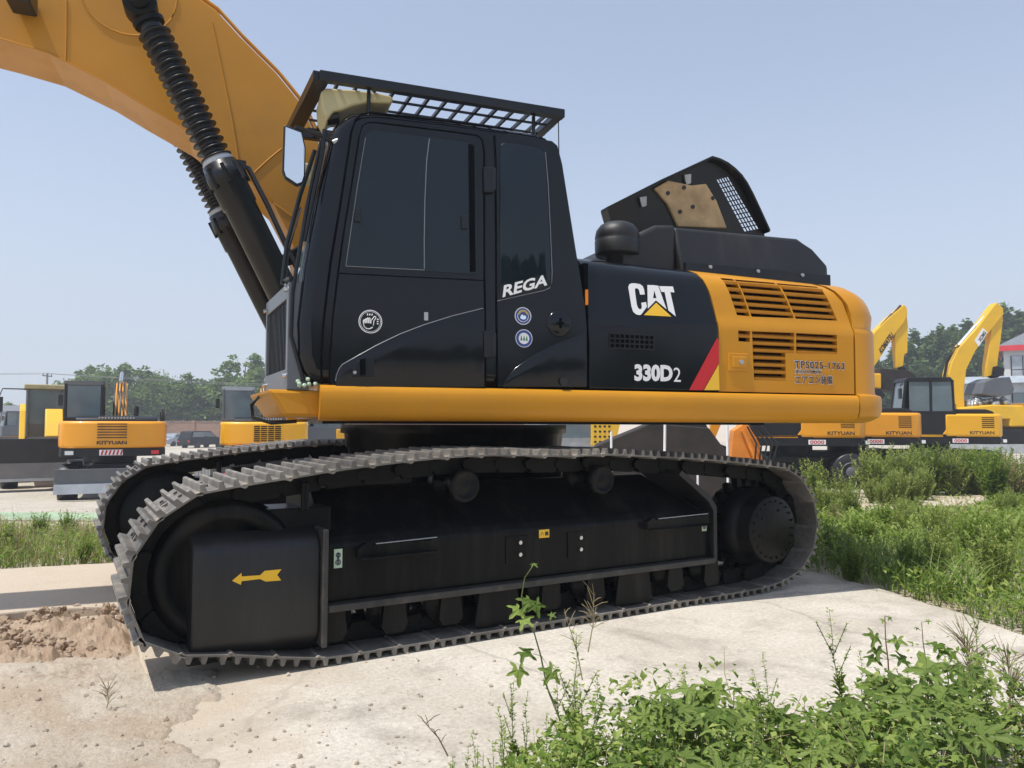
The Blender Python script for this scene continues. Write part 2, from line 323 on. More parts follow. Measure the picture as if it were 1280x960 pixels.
def make_track(yc, name_far):
    sgn = -1 if yc < 0 else 1
    links = MB(); w = .085; frames = []
    for i in range(NSH):
        a, b = JP[i], JP[(i+1) % NSH]; mid = (a+b)/2; d = (b-a).normalized(); nrm = Vector((d.z, 0, -d.x))     # outward for this winding
        if (mid-Vector((0, 0, .52))).dot(nrm) < 0: nrm = -nrm
        frames.append((mid, d, nrm))
        base = -.052; dep = .105
        for k, yy in enumerate((-w, w)):
            o2 = .012*(1 if i % 2 else -1)*(1 if k else -1)
            prof = [(-PITCH*.46, base), (PITCH*.46, base), (PITCH*.50, base-dep*.6), (PITCH*.40, base-dep), (-PITCH*.40, base-dep), (-PITCH*.5, base-dep*.6)]
            links.prism(prof, lambda A, B, C: mid+d*A+nrm*B+Vector((0, yc+C, 0)), yy+o2-.022, yy+o2+.022)
        pc = a+nrm*(base-.05)+Vector((0, yc, 0)); links.cyl(pc+Vector((0, -w-.04, 0)), pc+Vector((0, w+.04, 0)), .03, n=10)
    tr = links.build('crawler_track', 'link_steel', EXC, bevel=.004, seg=1)
    for i, (mid, d, nrm) in enumerate(frames):
        o = shoe0 if (i == 0 and yc < 0) else shoe0.copy()
        if o is not shoe0: COL.objects.link(o)
        y = Vector((0, 1, 0)); x = y.cross(nrm); 
        R = Matrix(((x.x, 0, nrm.x), (0, 1, 0), (x.z, 0, nrm.z)))
        jit = random.uniform(-.006, .006)
        o.matrix_world = Matrix.Translation(mid+Vector((0, yc, 0))) @ R.to_4x4() @ Matrix.Rotation(jit, 4, 'Y')
        o.parent = tr
    return tr
YT = 1.295
make_track(-YT, False); make_track(YT, True)

def side_frame(sg):               # sg = -1 near, +1 far
    Y = lambda y: sg*y
    fr = MB()
    # box girder: face, sloping top, inner wall
    prof = [(1.50, .30), (1.50, .60), (1.46, .64), (1.16, .88), (1.08, .88), (1.05, .30)]
    n = len(prof)
    xa, xb = -1.50, 1.30
    L = [(xa, Y(y), z) for y, z in prof]; Rr = [(xb if z < .62 else (xb-.06 if z < .7 else xb-.34), Y(y), z) for y, z in prof]
    fr.add(L+Rr, [tuple(range(n)), tuple(range(2*n-1, n-1, -1))]+[(i, i+n, (i+1) % n+n, (i+1) % n) for i in range(n)])
    sf = fr.build('track_frame', 'under_black', EXC, bevel=.012, seg=2)
    m = MB(); m.prism([(xa, .30), (xb, .30), (xb, .262), (xa, .262)], lambda a, b, c: (a, Y(c), b), 1.05, 1.56); m.build('ledge', 'lit_dusty_edge', sf, bevel=.006)
    m = MB(); m.prism([(xb, .27), (xb+.035, .27), (xb+.035, .66), (xb-.03, .74), (xb-.30, .93), (xb-.33, .90), (xb-.05, .70), (xb, .63)], lambda a, b, c: (a, Y(c), b), 1.12, 1.545); m.build('end_plate', 'rock_black', sf, bevel=.006)
    # ------- idler, sprocket, rollers
    m = MB(); m.lathe((-1.985, Y(1.12), .50), (0, sg, 0), [(0, .05), (0, .33), (.03, .36), (.05, .335), (.12, .335), (.12, .375), (.21, .375), (.21, .335), (.27, .335), (.30, .36), (.33, .33), (.33, .27), (.30, .25), (.30, .10), (.36, .10), (.36, 0.01)], n=40); m.build('idler', 'under_black', sf)
    m = MB(); m.lathe((1.88, Y(1.18), .47), (0, sg, 0), [(0, .1), (0, .30), (.22, .30), (.22, .1)], n=40)
    for k in range(21):
        a = 2*pi*k/21; c = Vector((1.88+.32*cos(a), 0, .47+.32*sin(a)))
        m.prism([(-.035, -.04), (.035, -.04), (.018, .05), (-.018, .05)], lambda A, B, C: (c.x+B*cos(a)-A*sin(a), Y(C), c.z+B*sin(a)+A*cos(a)), 1.265, 1.325)
    m.build('sprocket', 'under_black', sf)
    m = MB(); m.lathe((1.835, Y(1.36), .47), (0, sg, 0), [(0, .29), (.10, .29), (.12, .262), (.15, .25), (.245, .248), (.258, .242), (.262, .234), (.2625, .0)], n=44, caps=False)
    for k in range(22):
        a = 2*pi*k/22; m.cyl((1.835+.21*cos(a), Y(1.618), .47+.21*sin(a)), (1.835+.21*cos(a), Y(1.632), .47+.21*sin(a)), .0085, n=6)
    for a in (1.2, 2.5, 3.4): m.cyl((1.835+.15*cos(a), Y(1.618), .47+.15*sin(a)), (1.835+.15*cos(a), Y(1.633), .47+.15*sin(a)), .012, n=6)
    m.build('final_drive', 'under_black', sf)
    m = MB(); m.cyl((1.92, Y(1.05), .47), (1.92, Y(1.36), .47), .17, n=24); m.box(1.28, 1.92, min(Y(1.08), Y(1.2)), max(Y(1.08), Y(1.2)), .32, .66); m.build('drive_housing', 'under_black', sf, bevel=.01)
    for x in (-.66, .36):
        m = MB(); m.lathe((x, Y(1.13), .88), (0, sg, 0), [(0, .055), (0, .09), (.10, .09), (.10, .05), (.27, .05), (.275, .094), (.335, .098), (.35, .09), (.35, .07), (.338, .065), (.338, .03), (.345, .02), (.345, 0.004)], n=30, caps=False)
        m.box(x-.05, x+.05, min(Y(1.1), Y(1.2)), max(Y(1.1), Y(1.2)), .6, .9)
        m.build('carrier_roller', 'under_black', sf)
    for k in range(9):
        x = -1.46+k*.345
        m = MB(); m.lathe((x, Y(1.10), .215), (0, sg, 0), [(0, .05), (0, .085), (.05, .085), (.05, .125), (.12, .125), (.12, .085), (.27, .085), (.27, .125), (.34, .125), (.34, .085), (.37, .075), (.385, .04), (.385, .004)], n=26, caps=False)
        m.prism([(x-.075, .14), (x-.06, .27), (x+.06, .27), (x+.075, .14), (x+.05, .10), (x-.05, .10)], lambda a, b, c: (a, Y(c), b), 1.485, 1.52)
        m.build('track_roller', 'under_black', sf)
    for x in (-.46, .58):
        m = MB(); m.prism([(x-.16, .065), (x-.13, .262), (x+.13, .262), (x+.16, .065), (x+.12, .05), (x-.12, .05)], lambda a, b, c: (a, Y(c), b), 1.50, 1.525); m.build('guide_guard', 'under_black', sf, bevel=.004)
    # ------- front cover with the arrow
    m = MB()
    pr = [(1.20, .735), (1.50, .685), (1.555, .635), (1.565, .60), (1.565, .19), (1.55, .15), (1.44, .06), (1.20, .045)]
    def zz(z, x): return z
    m.prism(pr, lambda a, b, c: (c, Y(a), b), -2.165, -1.545)
    cv = m.build('front_cover', 'rock_black', sf, bevel=.014, seg=3); smooth_by_angle(cv, 40)
    m = MB(); m.box(-1.545, -1.515, min(Y(1.2), Y(1.60)), max(Y(1.2), Y(1.59)), .10, .70); m.build('cover_flange', 'lit_dusty_edge', cv, bevel=.006)
    m = MB(); m.box(-1.9, -1.45, min(Y(1.15), Y(1.42)), max(Y(1.15), Y(1.42)), .62, .80); m.box(-1.62, -1.58, min(Y(1.12), Y(1.45)), max(Y(1.12), Y(1.45)), .78, .94); m.build('tensioner_housing', 'under_black', sf, bevel=.01)
    if sg < 0:
        f = lambda a, b: (a, -1.5665, b)
        q = [T(*p, -1.5665) for p in [(290, 726), (302, 716), (302, 720.5), (325, 719), (331, 713.5), (352, 711.5), (346.5, 718.5), (351.5, 725.5), (332, 727), (325, 723.8), (302, 726.5), (301, 731)]]
        m = MB(); m.add([f(*p) for p in q], [tuple(range(len(q)))]); m.build('arrow_decal', 'decal_yellow', cv, fix=False)
        def stick(px, py, w, h, mt, nm, y=-1.502):
            X, Z = T(px, py, y); m = MB(); m.box(X-w/2, X+w/2, y-.003, y, Z-h/2, Z+h/2); return m.build(nm, mt, sf), X, Z
        for px, py in ((422.5, 698), (880, 655)):
            s_, X, Z = stick(px, py, .045, .10, 'sticker_green', 'warning_sticker')
            m = MB(); m.lathe((X, -1.5055, Z+.018), (0, -1, 0), [(0, .014), (.001, .014), (.001, .006), (0, .006)], n=14, caps=False); m.lathe((X, -1.5055, Z-.02), (0, -1, 0), [(0, .016), (.001, .016), (.001, .009), (0, .009)], n=14, caps=False); m.box(X-.006, X+.006, -1.5065, -1.5055, Z-.03, Z+.03); m.build('symbol', 'bg_grey', s_)
        s_, X, Z = stick(680, 667, .075, .05, 'decal_yellow', 'warning_sticker')
        m = MB(); m.prism([(X-.03, Z-.013), (X-.016, Z+.013), (X-.002, Z-.013), (X-.006, Z-.009), (X-.016, Z+.006), (X-.025, Z-.009)], lambda a, b, c: (a, c, b), -1.5055, -1.5065); m.box(X+.006, X+.03, -1.5065, -1.5055, Z-.012, Z+.012); m.build('symbol', 'decal_black', s_)
        for (xa_, xb_) in ((650, 655), (640, 661),):
            pass
        for bx, by0, by1 in ((645, 678, 693), (721, 672, 686.5)):
            X, Z0 = T(bx, by0, -1.5); _, Z1 = T(bx, by1, -1.5)
            m = MB(); m.box(X-.075, X+.075, -1.508, -1.5, Z1-.05, Z0+.04); pl = m.build('access_plate', 'under_black', sf, bevel=.003)
            for z in (Z0, Z1): m = MB(); m.cyl((X+.02, -1.508, z), (X+.02, -1.522, z), .013, n=6); m.cyl((X+.02, -1.522, z), (X+.02, -1.526, z), .008, n=8); m.build('plate_bolt', 'bright_steel', pl)
        for (x0, y0, x1, y1) in ((446, 683, 544, 674), (806, 650, 882, 645)):
            X0, Z0 = T(x0, y0, -1.52); X1, Z1 = T(x1, y1, -1.52); Z1 = Z0 = (Z0+Z1)/2; m = MB()
            top = [(X0, Z0-.01), (X0+.05, Z0+.018), (X0+.09, Z0)]
            nt_ = 16
            for k in range(nt_): a = X0+.10+(X1-.02-X0-.10)*k/nt_; top += [(a, Z0), (a+.008, Z0+.008)]
            top += [(X1, Z0+.012)]
            m.prism(top+[(X1+.005, Z0-.055), (X0, Z0-.06)], lambda a, b, c: (a, c, b), -1.50, -1.55); 
            m.prism([(X0-.0, Z0-.058), (X1, Z0-.054), (X1-.01, Z0-.058), (X0+.03, Z0-.064)], lambda a, b, c: (a, c, b), -1.50, -1.60)
            st = m.build('step_bracket', 'under_black', sf, bevel=.003, seg=1)
            m = MB(); m.prism([(X0+.10, Z0+.006), (X1, Z0+.014), (X1, Z0+.018), (X0+.1, Z0+.010)], lambda a, b, c: (a, c, b), -1.535, -1.547); m.build('sunlit_edge', 'galv', st)  # pale strip painted as sunlight along the bracket's top edge
side_frame(-1); side_frame(1)

# ---------- car body and slewing ring
m = MB(); m.box(-.85, .85, -1.1, 1.1, .48, .80); m.prism([(-.62, -.62), (.62, -.62), (.85, -.3), (.85, .3), (.62, .62), (-.62, .62), (-.85, .3), (-.85, -.3)], lambda a, b, c: (a, b, c), .8, .93)
m.build('car_body', 'under_black', EXC, bevel=.02)
m = MB(); m.lathe((0, 0, .93), (0, 0, 1), [(0, .76), (.08, .76), (.085, .84), (.13, .84), (.135, .86), (.24, .87), (.245, .90), (.31, .90)], n=56); m.build('slewing_ring', 'under_black', EXC)
m = MB(); m.box(-1.1, 2.6, -.55, .55, 1.245, 1.30); m.box(-.9, 2.6, -1.38, 1.38, 1.265, 1.30); m.build('turntable_frame', 'under_black', EXC, xf=up)

# ---------- platform rail (yellow)
SK = [(-1.40, 1.472), (-1.482, 1.466), (-1.497, 1.454), (-1.506, 1.42), (-1.503, 1.35), (-1.485, 1.30), (-1.455, 1.272), (-1.40, 1.262)]
m = MB(); m.prism(SK, lambda a, b, c: (c, a, b), -1.215, 2.695); rail = m.build('side_rail', 'machine_yellow', EXC, xf=up); smooth_by_angle(rail, 50)
m = MB(); m.prism([(-a, b) for a, b in SK], lambda a, b, c: (c, a, b), -1.215, 2.695); r2_ = m.build('side_rail', 'machine_yellow', EXC, xf=up); smooth_by_angle(r2_, 50)
m = MB(); m.prism([(-1.50, -1.42), (-1.58, -.45), (-1.15, -.45), (-1.15, 1.42), (-.9, 1.42), (-.9, -1.395), (-1.2, -1.395)], lambda a, b, c: (a, b, c), 1.285, 1.44)
m.v = [(u+(.10 if z < 1.3 and u < -1.3 else 0), v, z) for u, v, z in m.v]
m.build('front_deck', 'machine_yellow', EXC, bevel=.02, xf=up)
m = MB(); m.tube([up(*p) for p in [(-1.52, -.9, 1.42), (-1.57, -.9, 1.36), (-1.56, -.92, 1.28), (-1.45, -.95, 1.25), (-1.3, -.95, 1.26)]], .012); m.build('hose', 'rubber_black', EXC)

# ---------- body side
def vs(z):
    P = [(1.40, -1.462), (1.95, -1.466), (1.985, -1.452), (2.20, -1.425), (2.28, -1.40), (2.335, -1.35), (2.37, -1.28), (2.395, -1.18), (2.41, -1.05)]
    for (z0, v0), (z1, v1) in zip(P, P[1:]):
        if z <= z1: return v0+(v1-v0)*(z-z0)/(z1-z0)
    return -1.1
ZL = [1.478, 1.6, 1.75, 1.9, 1.95, 1.985, 2.05, 2.15, 2.20, 2.24, 2.28, 2.31, 2.335, 2.355, 2.37, 2.385, 2.395, 2.405]
def zd(u, z): return z-max(0, z-2.0)*.055*(u-.47)
def panel(name, mt, uL, uR, th=.05, inset=0, nu=8):
    mb = MB(); rows = []
    for z in ZL:
        a, b = uL(z), uR(z)
        rows.append([(a+(b-a)*k/nu, vs(z)+inset, zd(a+(b-a)*k/nu, z)) for k in range(nu+1)])
    for z in ZL:
        a, b = uL(z), uR(z); rows.append([(a+(b-a)*k/nu, vs(z)+inset+th, zd(a+(b-a)*k/nu, z)-(.03 if z > 2.25 else 0)) for k in range(nu+1)])
    nz = len(ZL); W = nu+1; vs_ = [p for r in rows for p in r]; fs = []
    for i in range(nz-1):
        for k in range(nu):
            fs.append((i*W+k, i*W+k+1, (i+1)*W+k+1, (i+1)*W+k)); o = nz*W; fs.append((o+i*W+k, o+(i+1)*W+k, o+(i+1)*W+k+1, o+i*W+k+1))
    o = nz*W
    for k in range(nu):
        fs.append((k, o+k, o+k+1, k+1)); t = (nz-1)*W; fs.append((t+k, t+k+1, o+t+k+1, o+t+k))
    for i in range(nz-1):
        fs.append((i*W, (i+1)*W, o+(i+1)*W, o+i*W)); fs.append((i*W+nu, o+i*W+nu, o+(i+1)*W+nu, (i+1)*W+nu))
    mb.add(vs_, fs, 0, True)
    return mb.build(name, mt, EXC, xf=up, smooth=True)
def lerpt(tab):
    def f(z):
        for (z0, a), (z1, b) in zip(tab, tab[1:]):
            if z <= z1: return a+(b-a)*(z-z0)/(z1-z0)
        return tab[-1][1]
    return f
seamA = lerpt([(1.4, .47), (2.0, .47), (2.34, .455)])
seamB = lerpt([(1.4, 1.482), (1.95, 1.482), (2.13, 1.455), (2.24, 1.42), (2.34, 1.385), (2.41, 1.33)])
seamC = lerpt([(1.4, 2.70), (1.95, 2.70), (2.08, 2.675), (2.2, 2.64), (2.30, 2.57), (2.36, 2.50), (2.41, 2.42)])
sd = panel('side_door', 'panel_black', lambda z: seamA(z)+.012, lambda z: seamB(z)-.006); smooth_by_angle(sd, 50)
# swept lower moulding on the black door: a thin raised skin below an arched line
def arch(x): return x
q = [U(735, 418), U(760, 409), U(800, 405.5), U(850, 404), U(897, 404.5)]
low = [(u_, z_) for u_, z_ in q]
m = MB(); pts = [(seamA(1.6)+.014, low[0][1])]+low[1:-1]+[(seamB(1.6)-.008, low[-1][1]-.004), (seamB(1.6)-.008, 1.482), (seamA(1.6)+.014, 1.482)]
m.prism(pts, lambda a, b, c: (a, min(vs(b), vs(1.9))+c, b), -.010, .004); mould = m.build('door_moulding', 'panel_black', sd, bevel=.006, seg=2, xf=up)
yd = panel('rear_side_door', 'machine_yellow', lambda z: seamB(z)+.006, lambda z: seamC(z)-.008, nu=14)
# ---- louvre openings cut with real boxes
def qpx(*pts): return [U(*p, -1.46) for p in pts]
groups = []
g1 = [(908, 345), (920.5, 394), (937, 395.5), (924.5, 346.5)], [(925.8, 347), (938.6, 396), (992, 398), (977, 351)], [(979, 351.5), (994, 398.5), (1046, 401), (1031.5, 356)]
g2 = [(922.6, 413), (923, 426.6), (937.6, 427.5), (937.6, 414)], [(939.8, 414), (941, 440), (942.6, 475), (983, 476), (982, 441), (993, 441.4), (993, 416)], [(995, 416.2), (995, 441.6), (1047, 442.8), (1046, 418.8)]
def vz(z): return vs(z)
cut = MB(); openings = []
for poly in list(g1)+list(g2):
    P = [U(x, y, -1.44 if y < 402 else -1.464) for x, y in poly]; openings.append(P)
    cut.prism(P, lambda a, b, c: (a, c, b), -1.7, -1.0)
co = cut.build('cutter', 'panel_black', None, xf=up)
bo = yd.modifiers.new('cut', 'BOOLEAN'); bo.object = co; bo.solver = 'EXACT'; bo.operation = 'DIFFERENCE'
dg = bpy.context.evaluated_depsgraph_get(); dg.update(); me2 = bpy.data.meshes.new_from_object(yd.evaluated_get(dg)); yd.modifiers.clear(); yd.data = me2; bpy.data.objects.remove(co); smooth_by_angle(yd, 28)
m = MB(); m.box(1.5, 2.66, -1.36, -1.30, 1.5, 2.24); m.build('louvre_backing', 'vent_dark', yd, xf=up)
def hspan(P, z):
    xs = []
    for (a0, b0), (a1, b1) in zip(P, P[1:]+P[:1]):
        if (b0-z)*(b1-z) < 0: xs.append(a0+(a1-a0)*(z-b0)/(b1-b0))
    return (min(xs), max(xs)) if len(xs) > 1 else None
m = MB()
for P in openings:
    z0, z1 = min(p[1] for p in P), max(p[1] for p in P); z = z1-.03
    while z > z0+.004:
        sp = hspan(P, z)
        if sp:
            vv = vs(z)
            m.prism([(vv+.006, z-.020), (vv+.002, z-.014), (vv+.004, z+.003), (vv+.05, z+.022), (vv+.055, z+.012), (vv+.02, z-.012)], lambda a, b, c: (c, a, b), sp[0], sp[1])
        z -= .051
m.build('louvre_slats', 'louvre_shade_yellow', yd, xf=up)
# latch
q0 = U(910, 441, -1.466); q1 = U(935, 464.5, -1.466); m = MB()
m.box(q0[0], q1[0], -1.474, -1.46, q1[1], q0[1]); lt = m.build('latch_plate', 'machine_yellow', yd, bevel=.004, xf=up)
ua_, ub_, za_, zb_ = q0[0]+.03, q1[0]-.025, q1[1]+.025, q0[1]-.025
m = MB(); m.box(ua_, ub_, -1.484, -1.47, za_, zb_); m.build('latch', 'machine_yellow', lt, bevel=.005, xf=up)
m = MB(); m.cyl(((ua_+ub_)/2+.01, -1.484, (za_+zb_)/2), ((ua_+ub_)/2+.01, -1.492, (za_+zb_)/2), .017, n=14); m.build('lock', 'galv', lt, xf=up)
# vent on the black door
q0 = U(762, 416.5, -1.476); q1 = U(817, 437, -1.476); m = MB(); m.box(q0[0], q1[0], -1.4785, -1.47, q1[1], q0[1]); vt = m.build('vent', 'vent_dark', sd, xf=up)
m = MB()
for k in range(10): a = q0[0]+(q1[0]-q0[0])*k/9; m.box(a-.004, a+.004, -1.483, -1.478, q1[1], q0[1])
for k in range(4): a = q1[1]+(q0[1]-q1[1])*k/3; m.box(q0[0], q1[0], -1.484, -1.479, a-.004, a+.004)
m.build('vent_grid', 'paint_black', vt, xf=up)
# ---- decals of the black door
def sideU(a, b, pr=.0145): return up(a, min(vs(b), 9)-pr, b)
def decal_poly(polys, org, sc_, mt, parent, name, v=-1.47, fn=sideU):
    m = MB()
    for P in polys:
        q = [U(org[0]+x/sc_, org[1]+y/sc_, v) for x, y in P]; m.add([fn(*p) for p in q], [tuple(range(len(q)))])
    return m.build(name, mt, parent, fix=False)
C_ = [(95, 112), (105, 90), (122, 83), (145, 82), (185, 89), (205, 104), (213, 130), (216, 168), (180, 170), (176, 140), (170, 127), (157, 119), (145, 126), (144, 150), (152, 250), (160, 272), (172, 283), (184, 276), (188, 262), (185, 232), (222, 226), (226, 262), (200, 296), (178, 322), (165, 326), (140, 320), (120, 300), (110, 262)]
A1 = [(240, 95), (288, 97), (290, 138), (277, 197), (297, 212), (232, 277)]; A2 = [(288, 97), (322, 101), (373, 282), (297, 212), (300, 196), (290, 138)]
A1 = [(240, 95), (288, 97), (290, 138), (277, 196), (297, 197), (297, 213), (232, 277)]; A2 = [(288, 97), (322, 101), (373, 282), (297, 213), (297, 197), (302, 196), (290, 138)]
T_ = [(328, 104), (433, 107), (441, 152), (410, 150), (438, 336), (386, 290), (367, 150), (342, 148)]
f9 = lambda a, b: up(a, vs(b)-.005, b)
decal_poly([C_, A1, A2, T_], (770, 340), 6, 'decal_white', sd, 'lettering', -1.44, f9)
decal_poly([[(298, 230), (198, 326), (405, 337)]], (770, 340), 6, 'decal_yellow', sd, 'emblem', -1.44, f9)
decal_poly([[(758, 490), (771, 520), (771, 684), (655, 886), (548, 886)]], (770, 340), 6, 'decal_red', sd, 'stripe', -1.478)
decal_poly([[(771, 690), (777, 886), (661, 886)]], (770, 340), 6, 'decal_yellow', sd, 'stripe', -1.478)
fD = lambda a, b: up(a, vs(1.7)-.0142, b)
textmesh('330D', quadU((793, 455), (840.8, 456.2), (840.8, 477), (793, 476.4), -1.478), fD, 'decal_white', sd, bold=.05)
textmesh('2', quadU((842, 459.2), (851, 460), (851, 477.4), (842, 477), -1.478), fD, 'decal_white', sd, bold=.0)
fY = lambda a, b: up(a, vs(1.7)-.004, b); fY2 = lambda a, b: up(a, vs(1.7)-.007, b)
for txt, Q, b0, b1 in (('TPS025-1763', ((994, 451.4), (1054.7, 454), (1054.4, 461.6), (994.7, 459.6)), .022, .0), ('排出ガス対策型機', ((994.7, 461.9), (1026.6, 463.3), (1026.6, 467.2), (994.8, 466.6)), .02, .0), ('エアコン装備', ((994.7, 469.6), (1039.7, 470.5), (1039.7, 479.9), (995, 479.2)), .022, .0)):
    Qi = quadU(*Q, -1.47); 
    c = [sum(p[0] for p in Qi)/4, sum(p[1] for p in Qi)/4]; Qi = [(c[0]+(p[0]-c[0])*1.04, c[1]+(p[1]-c[1])*1.14) for p in Qi]; Qo = [(p[0]+(.004 if p[0] > c[0] else -.004), p[1]+(.004 if p[1] > c[1] else -.004)) for p in Qi]
    textmesh(txt, Qo, fY, 'decal_white', yd, bold=.03, space=1.12); textmesh(txt, Qi, fY2, 'decal_black', yd, bold=.010, space=1.12)

# dark core behind the panels so the gaps read black
m = MB(); m.prism([(-1.30, 1.30), (-1.40, 1.45), (-1.40, 1.95), (-1.30, 2.22), (-1.12, 2.30), (1.12, 2.30), (1.30, 2.22), (1.38, 1.95), (1.38, 1.3)], lambda a, b, c: (c, a, b), .50, 2.75); m.build('engine_bay', 'vent_dark', EXC, xf=up)
m = MB(); m.prism([(-1.10, 2.395), (1.15, 2.395), (1.2, 2.30), (-1.16, 2.30)], lambda a, b, c: (c, a, zd(c, b)), .48, 1.36); m.prism([(.9, 1.3), (1.38, 1.3), (1.44, 2.0), (1.38, 2.25), (1.1, 2.33), (.9, 2.33)], lambda a, b, c: (c, a, b), -.9, 2.7); m.build('engine_hood', 'panel_black', EXC, bevel=.01, xf=up)
m = MB(); m.prism([(-1.08, 2.400), (1.15, 2.400), (1.2, 2.30), (-1.16, 2.30)], lambda a, b, c: (c, a, zd(c, b)), 1.37, 2.62); m.build('hood_deck', 'machine_yellow', EXC, bevel=.01, xf=up)

# ---------- counterweight
def cw_outline(ins, k=0):
    hw = 1.465-ins; r = .34; rear = 3.36-ins; P = []
    P.append((2.712, -hw)); 
    cx = 2.79
    for i in range(9):
        a = -pi/2+i/8*pi/2*.86; P.append((cx+r*cos(a)*1.0, -hw+r+r*sin(a)))
    for i in range(1, 8):
        t = i/8; v = (-hw+r+.02)*(1-t)+0*t; P.append((cx+r*.97+(rear-cx-r*.97)*sin(t*pi/2), v))
    Q = P+[(rear, 0)]+[(a, -b) for a, b in reversed(P)]
    return Q
mb = MB(); lv = [(1.262, .10), (1.275, .06), (1.31, .012), (1.36, 0), (1.45, 0), (1.468, .006), (1.478, .03), (1.50, .034), (1.93, .034), (1.96, .036), (1.985, .05), (2.08, .048), (2.16, .068), (2.22, .096), (2.265, .135), (2.30, .19), (2.325, .265), (2.338, .38)]
rings = []
for z, ins in lv:
    o = cw_outline(0); n = len(o)
    # inset towards the body: shrink from the outside only
    R_ = []
    for a, b in cw_outline(0):
        hw = 1.498; bb = b*(hw-ins*(1 if z < 2 else .75))/1.465
        aa = a-(ins if a > 2.75 else 0)*min(1, (a-2.712)/.2)
        if z > 1.96: aa = min(aa, 9); 
        sh = 2.712 if a <= 2.713 else aa
        if a <= 2.713: sh = seamC(z+.03)+.012 if z > 1.478 else 2.712
        R_.append((sh, bb, z))
    rings.append(R_)
n = len(rings[0]); mb.add([p for r in rings for p in r], [(k*n+i, k*n+(i+1) % n, (k+1)*n+(i+1) % n, (k+1)*n+i) for k in range(len(lv)-1) for i in range(n)]+[tuple(range(n)), tuple(range((len(lv)-1)*n, len(lv)*n))], 0, True)
cw = mb.build('counterweight', 'machine_yellow', EXC, xf=up, smooth=True); smooth_by_angle(cw, 40)

# ---------- cowling boxes, precleaner
def shroud(name, prof, u0, u1, mt='rock_black', bev=.02):
    m = MB(); m.prism(prof, lambda a, b, c: (c, a, b), u0, u1); return m.build(name, mt, EXC, bevel=bev, seg=3, xf=up)
m = MB(); m.prism([(1.40, 2.338), (1.37, 2.72), (2.52, 2.735), (2.66, 2.66), (2.76, 2.52), (2.76, 2.338)], lambda a, b, c: (a, c, b), -1.16, .55)
m.v = [(u, v+(.07 if z > 2.6 and v < -1 else 0), z) for u, v, z in m.v]
shd = m.build('hood_cover', 'rock_black', EXC, bevel=.03, seg=3, xf=up); smooth_by_angle(shd, 40)
m = MB(); m.box(1.41, 2.755, -1.185, -1.15, 2.30, 2.44); 
m.build('cover_flange', 'paint_black', shd, bevel=.008, xf=up)
m = MB()
for a in (1.62, 2.05, 2.47): m.cyl((a, -1.185, 2.415), (a, -1.196, 2.415), .014, n=6)
m.build('cover_bolts', 'galv', shd, xf=up)
m = MB(); m.prism([(.93, 2.335), (.93, 2.52), (1.02, 2.62), (1.22, 2.72), (1.39, 2.735), (1.39, 2.335)], lambda a, b, c: (a, c, b), -1.10, .4); bx = m.build('air_box', 'rock_black', EXC, bevel=.035, seg=3, xf=up); smooth_by_angle(bx, 40)
m = MB(); c = (.945, -1.0, 2.33); m.lathe(up(*c), (0, 0, 1), [(0, .09), (.14, .09), (.15, .155), (.165, .163), (.26, .165), (.27, .158), (.282, .165), (.335, .155), (.375, .125), (.392, .09), (.397, .02)], n=36); m.build('air_precleaner', 'rock_black', EXC)

# ---------- raised engine hood flap, seen from its open underside
v0 = -.15
ZB = 2.75
def fl(x, y):
    v = v0
    for _ in range(6): a, b = U(x, y, v); v = v0-(b-ZB)*.25
    return a, b
edge = [(757, 276), (753, 262), (820, 228), (883, 199), (893, 202), (903, 207), (912, 214), (920, 222), (927, 232), (934, 245), (943, 264), (955, 290), (960, 320), (780, 320)]
P = [fl(*p) for p in edge]; m = MB()
zb = min(p[1] for p in P)
lean = lambda a, b, c: (a, v0+c-(b-ZB)*.25, b)
hole = [fl(*p) for p in ((895.5, 224), (911, 220), (950, 286), (931, 290))]
outer = P[:]
# plate with mesh opening: two polygons around the opening
m.prism([P[0], P[1], P[2], P[3], hole[0], hole[3], P[-1]], lean, 0, .02)
m.prism([P[3], P[4], P[5], P[6], hole[1], hole[0]], lean, 0, .02)
m.prism(P[6:]+[hole[3], hole[2], hole[1]], lean, 0, .02)
flap = m.build('raised_hood', 'paint_black', EXC, xf=up)
m = MB()
for (a, b), (c_, d_) in zip(P[:12], P[1:12]):
    m.prism([(a, b), (c_, d_), (c_*.995+.01, d_-.02), (a*.995+.01, b-.02)], lean, -.09, .03)
m.build('hood_lip', 'paint_black', flap, xf=up)
m = MB(); h0, h1, h2, h3 = [Vector(h) for h in hole]
def bil(s, t): return (h0*(1-s)+h1*s)*(1-t)+(h3*(1-s)+h2*s)*t
for k in range(6):
    a, b = bil(k/5, 0), bil(k/5, 1); d = Vector((.005, 0)); m.prism([tuple(a-d), tuple(a+d), tuple(b+d), tuple(b-d)], lean, .004, .012)
for k in range(13):
    a, b = bil(0, k/12), bil(1, k/12); d = Vector((0, .005)); m.prism([tuple(a-d), tuple(a+d), tuple(b+d), tuple(b-d)], lean, .005, .013)
m.build('mesh_panel', 'paint_black', flap, xf=up)
foam = [fl(*p) for p in ((815, 237), (833, 227), (862, 233), (880, 231), (893, 252), (906, 286), (845, 284), (832, 256))]
m = MB(); m.prism(foam, lean, -.035, -.002); fo = m.build('insulation_pad', 'foam_tan', flap, bevel=.008, xf=up)
m = MB()
for p in ((832, 243), (852, 236), (888, 249), (863, 260), (847, 266)):
    a, b = fl(*p); q = lean(a, b, 0); m.cyl((q[0], q[1]-.035, q[2]), (q[0], q[1]-.045, q[2]), .018, n=10)
m.build('pad_clips', 'rubber_black', fo, xf=up)
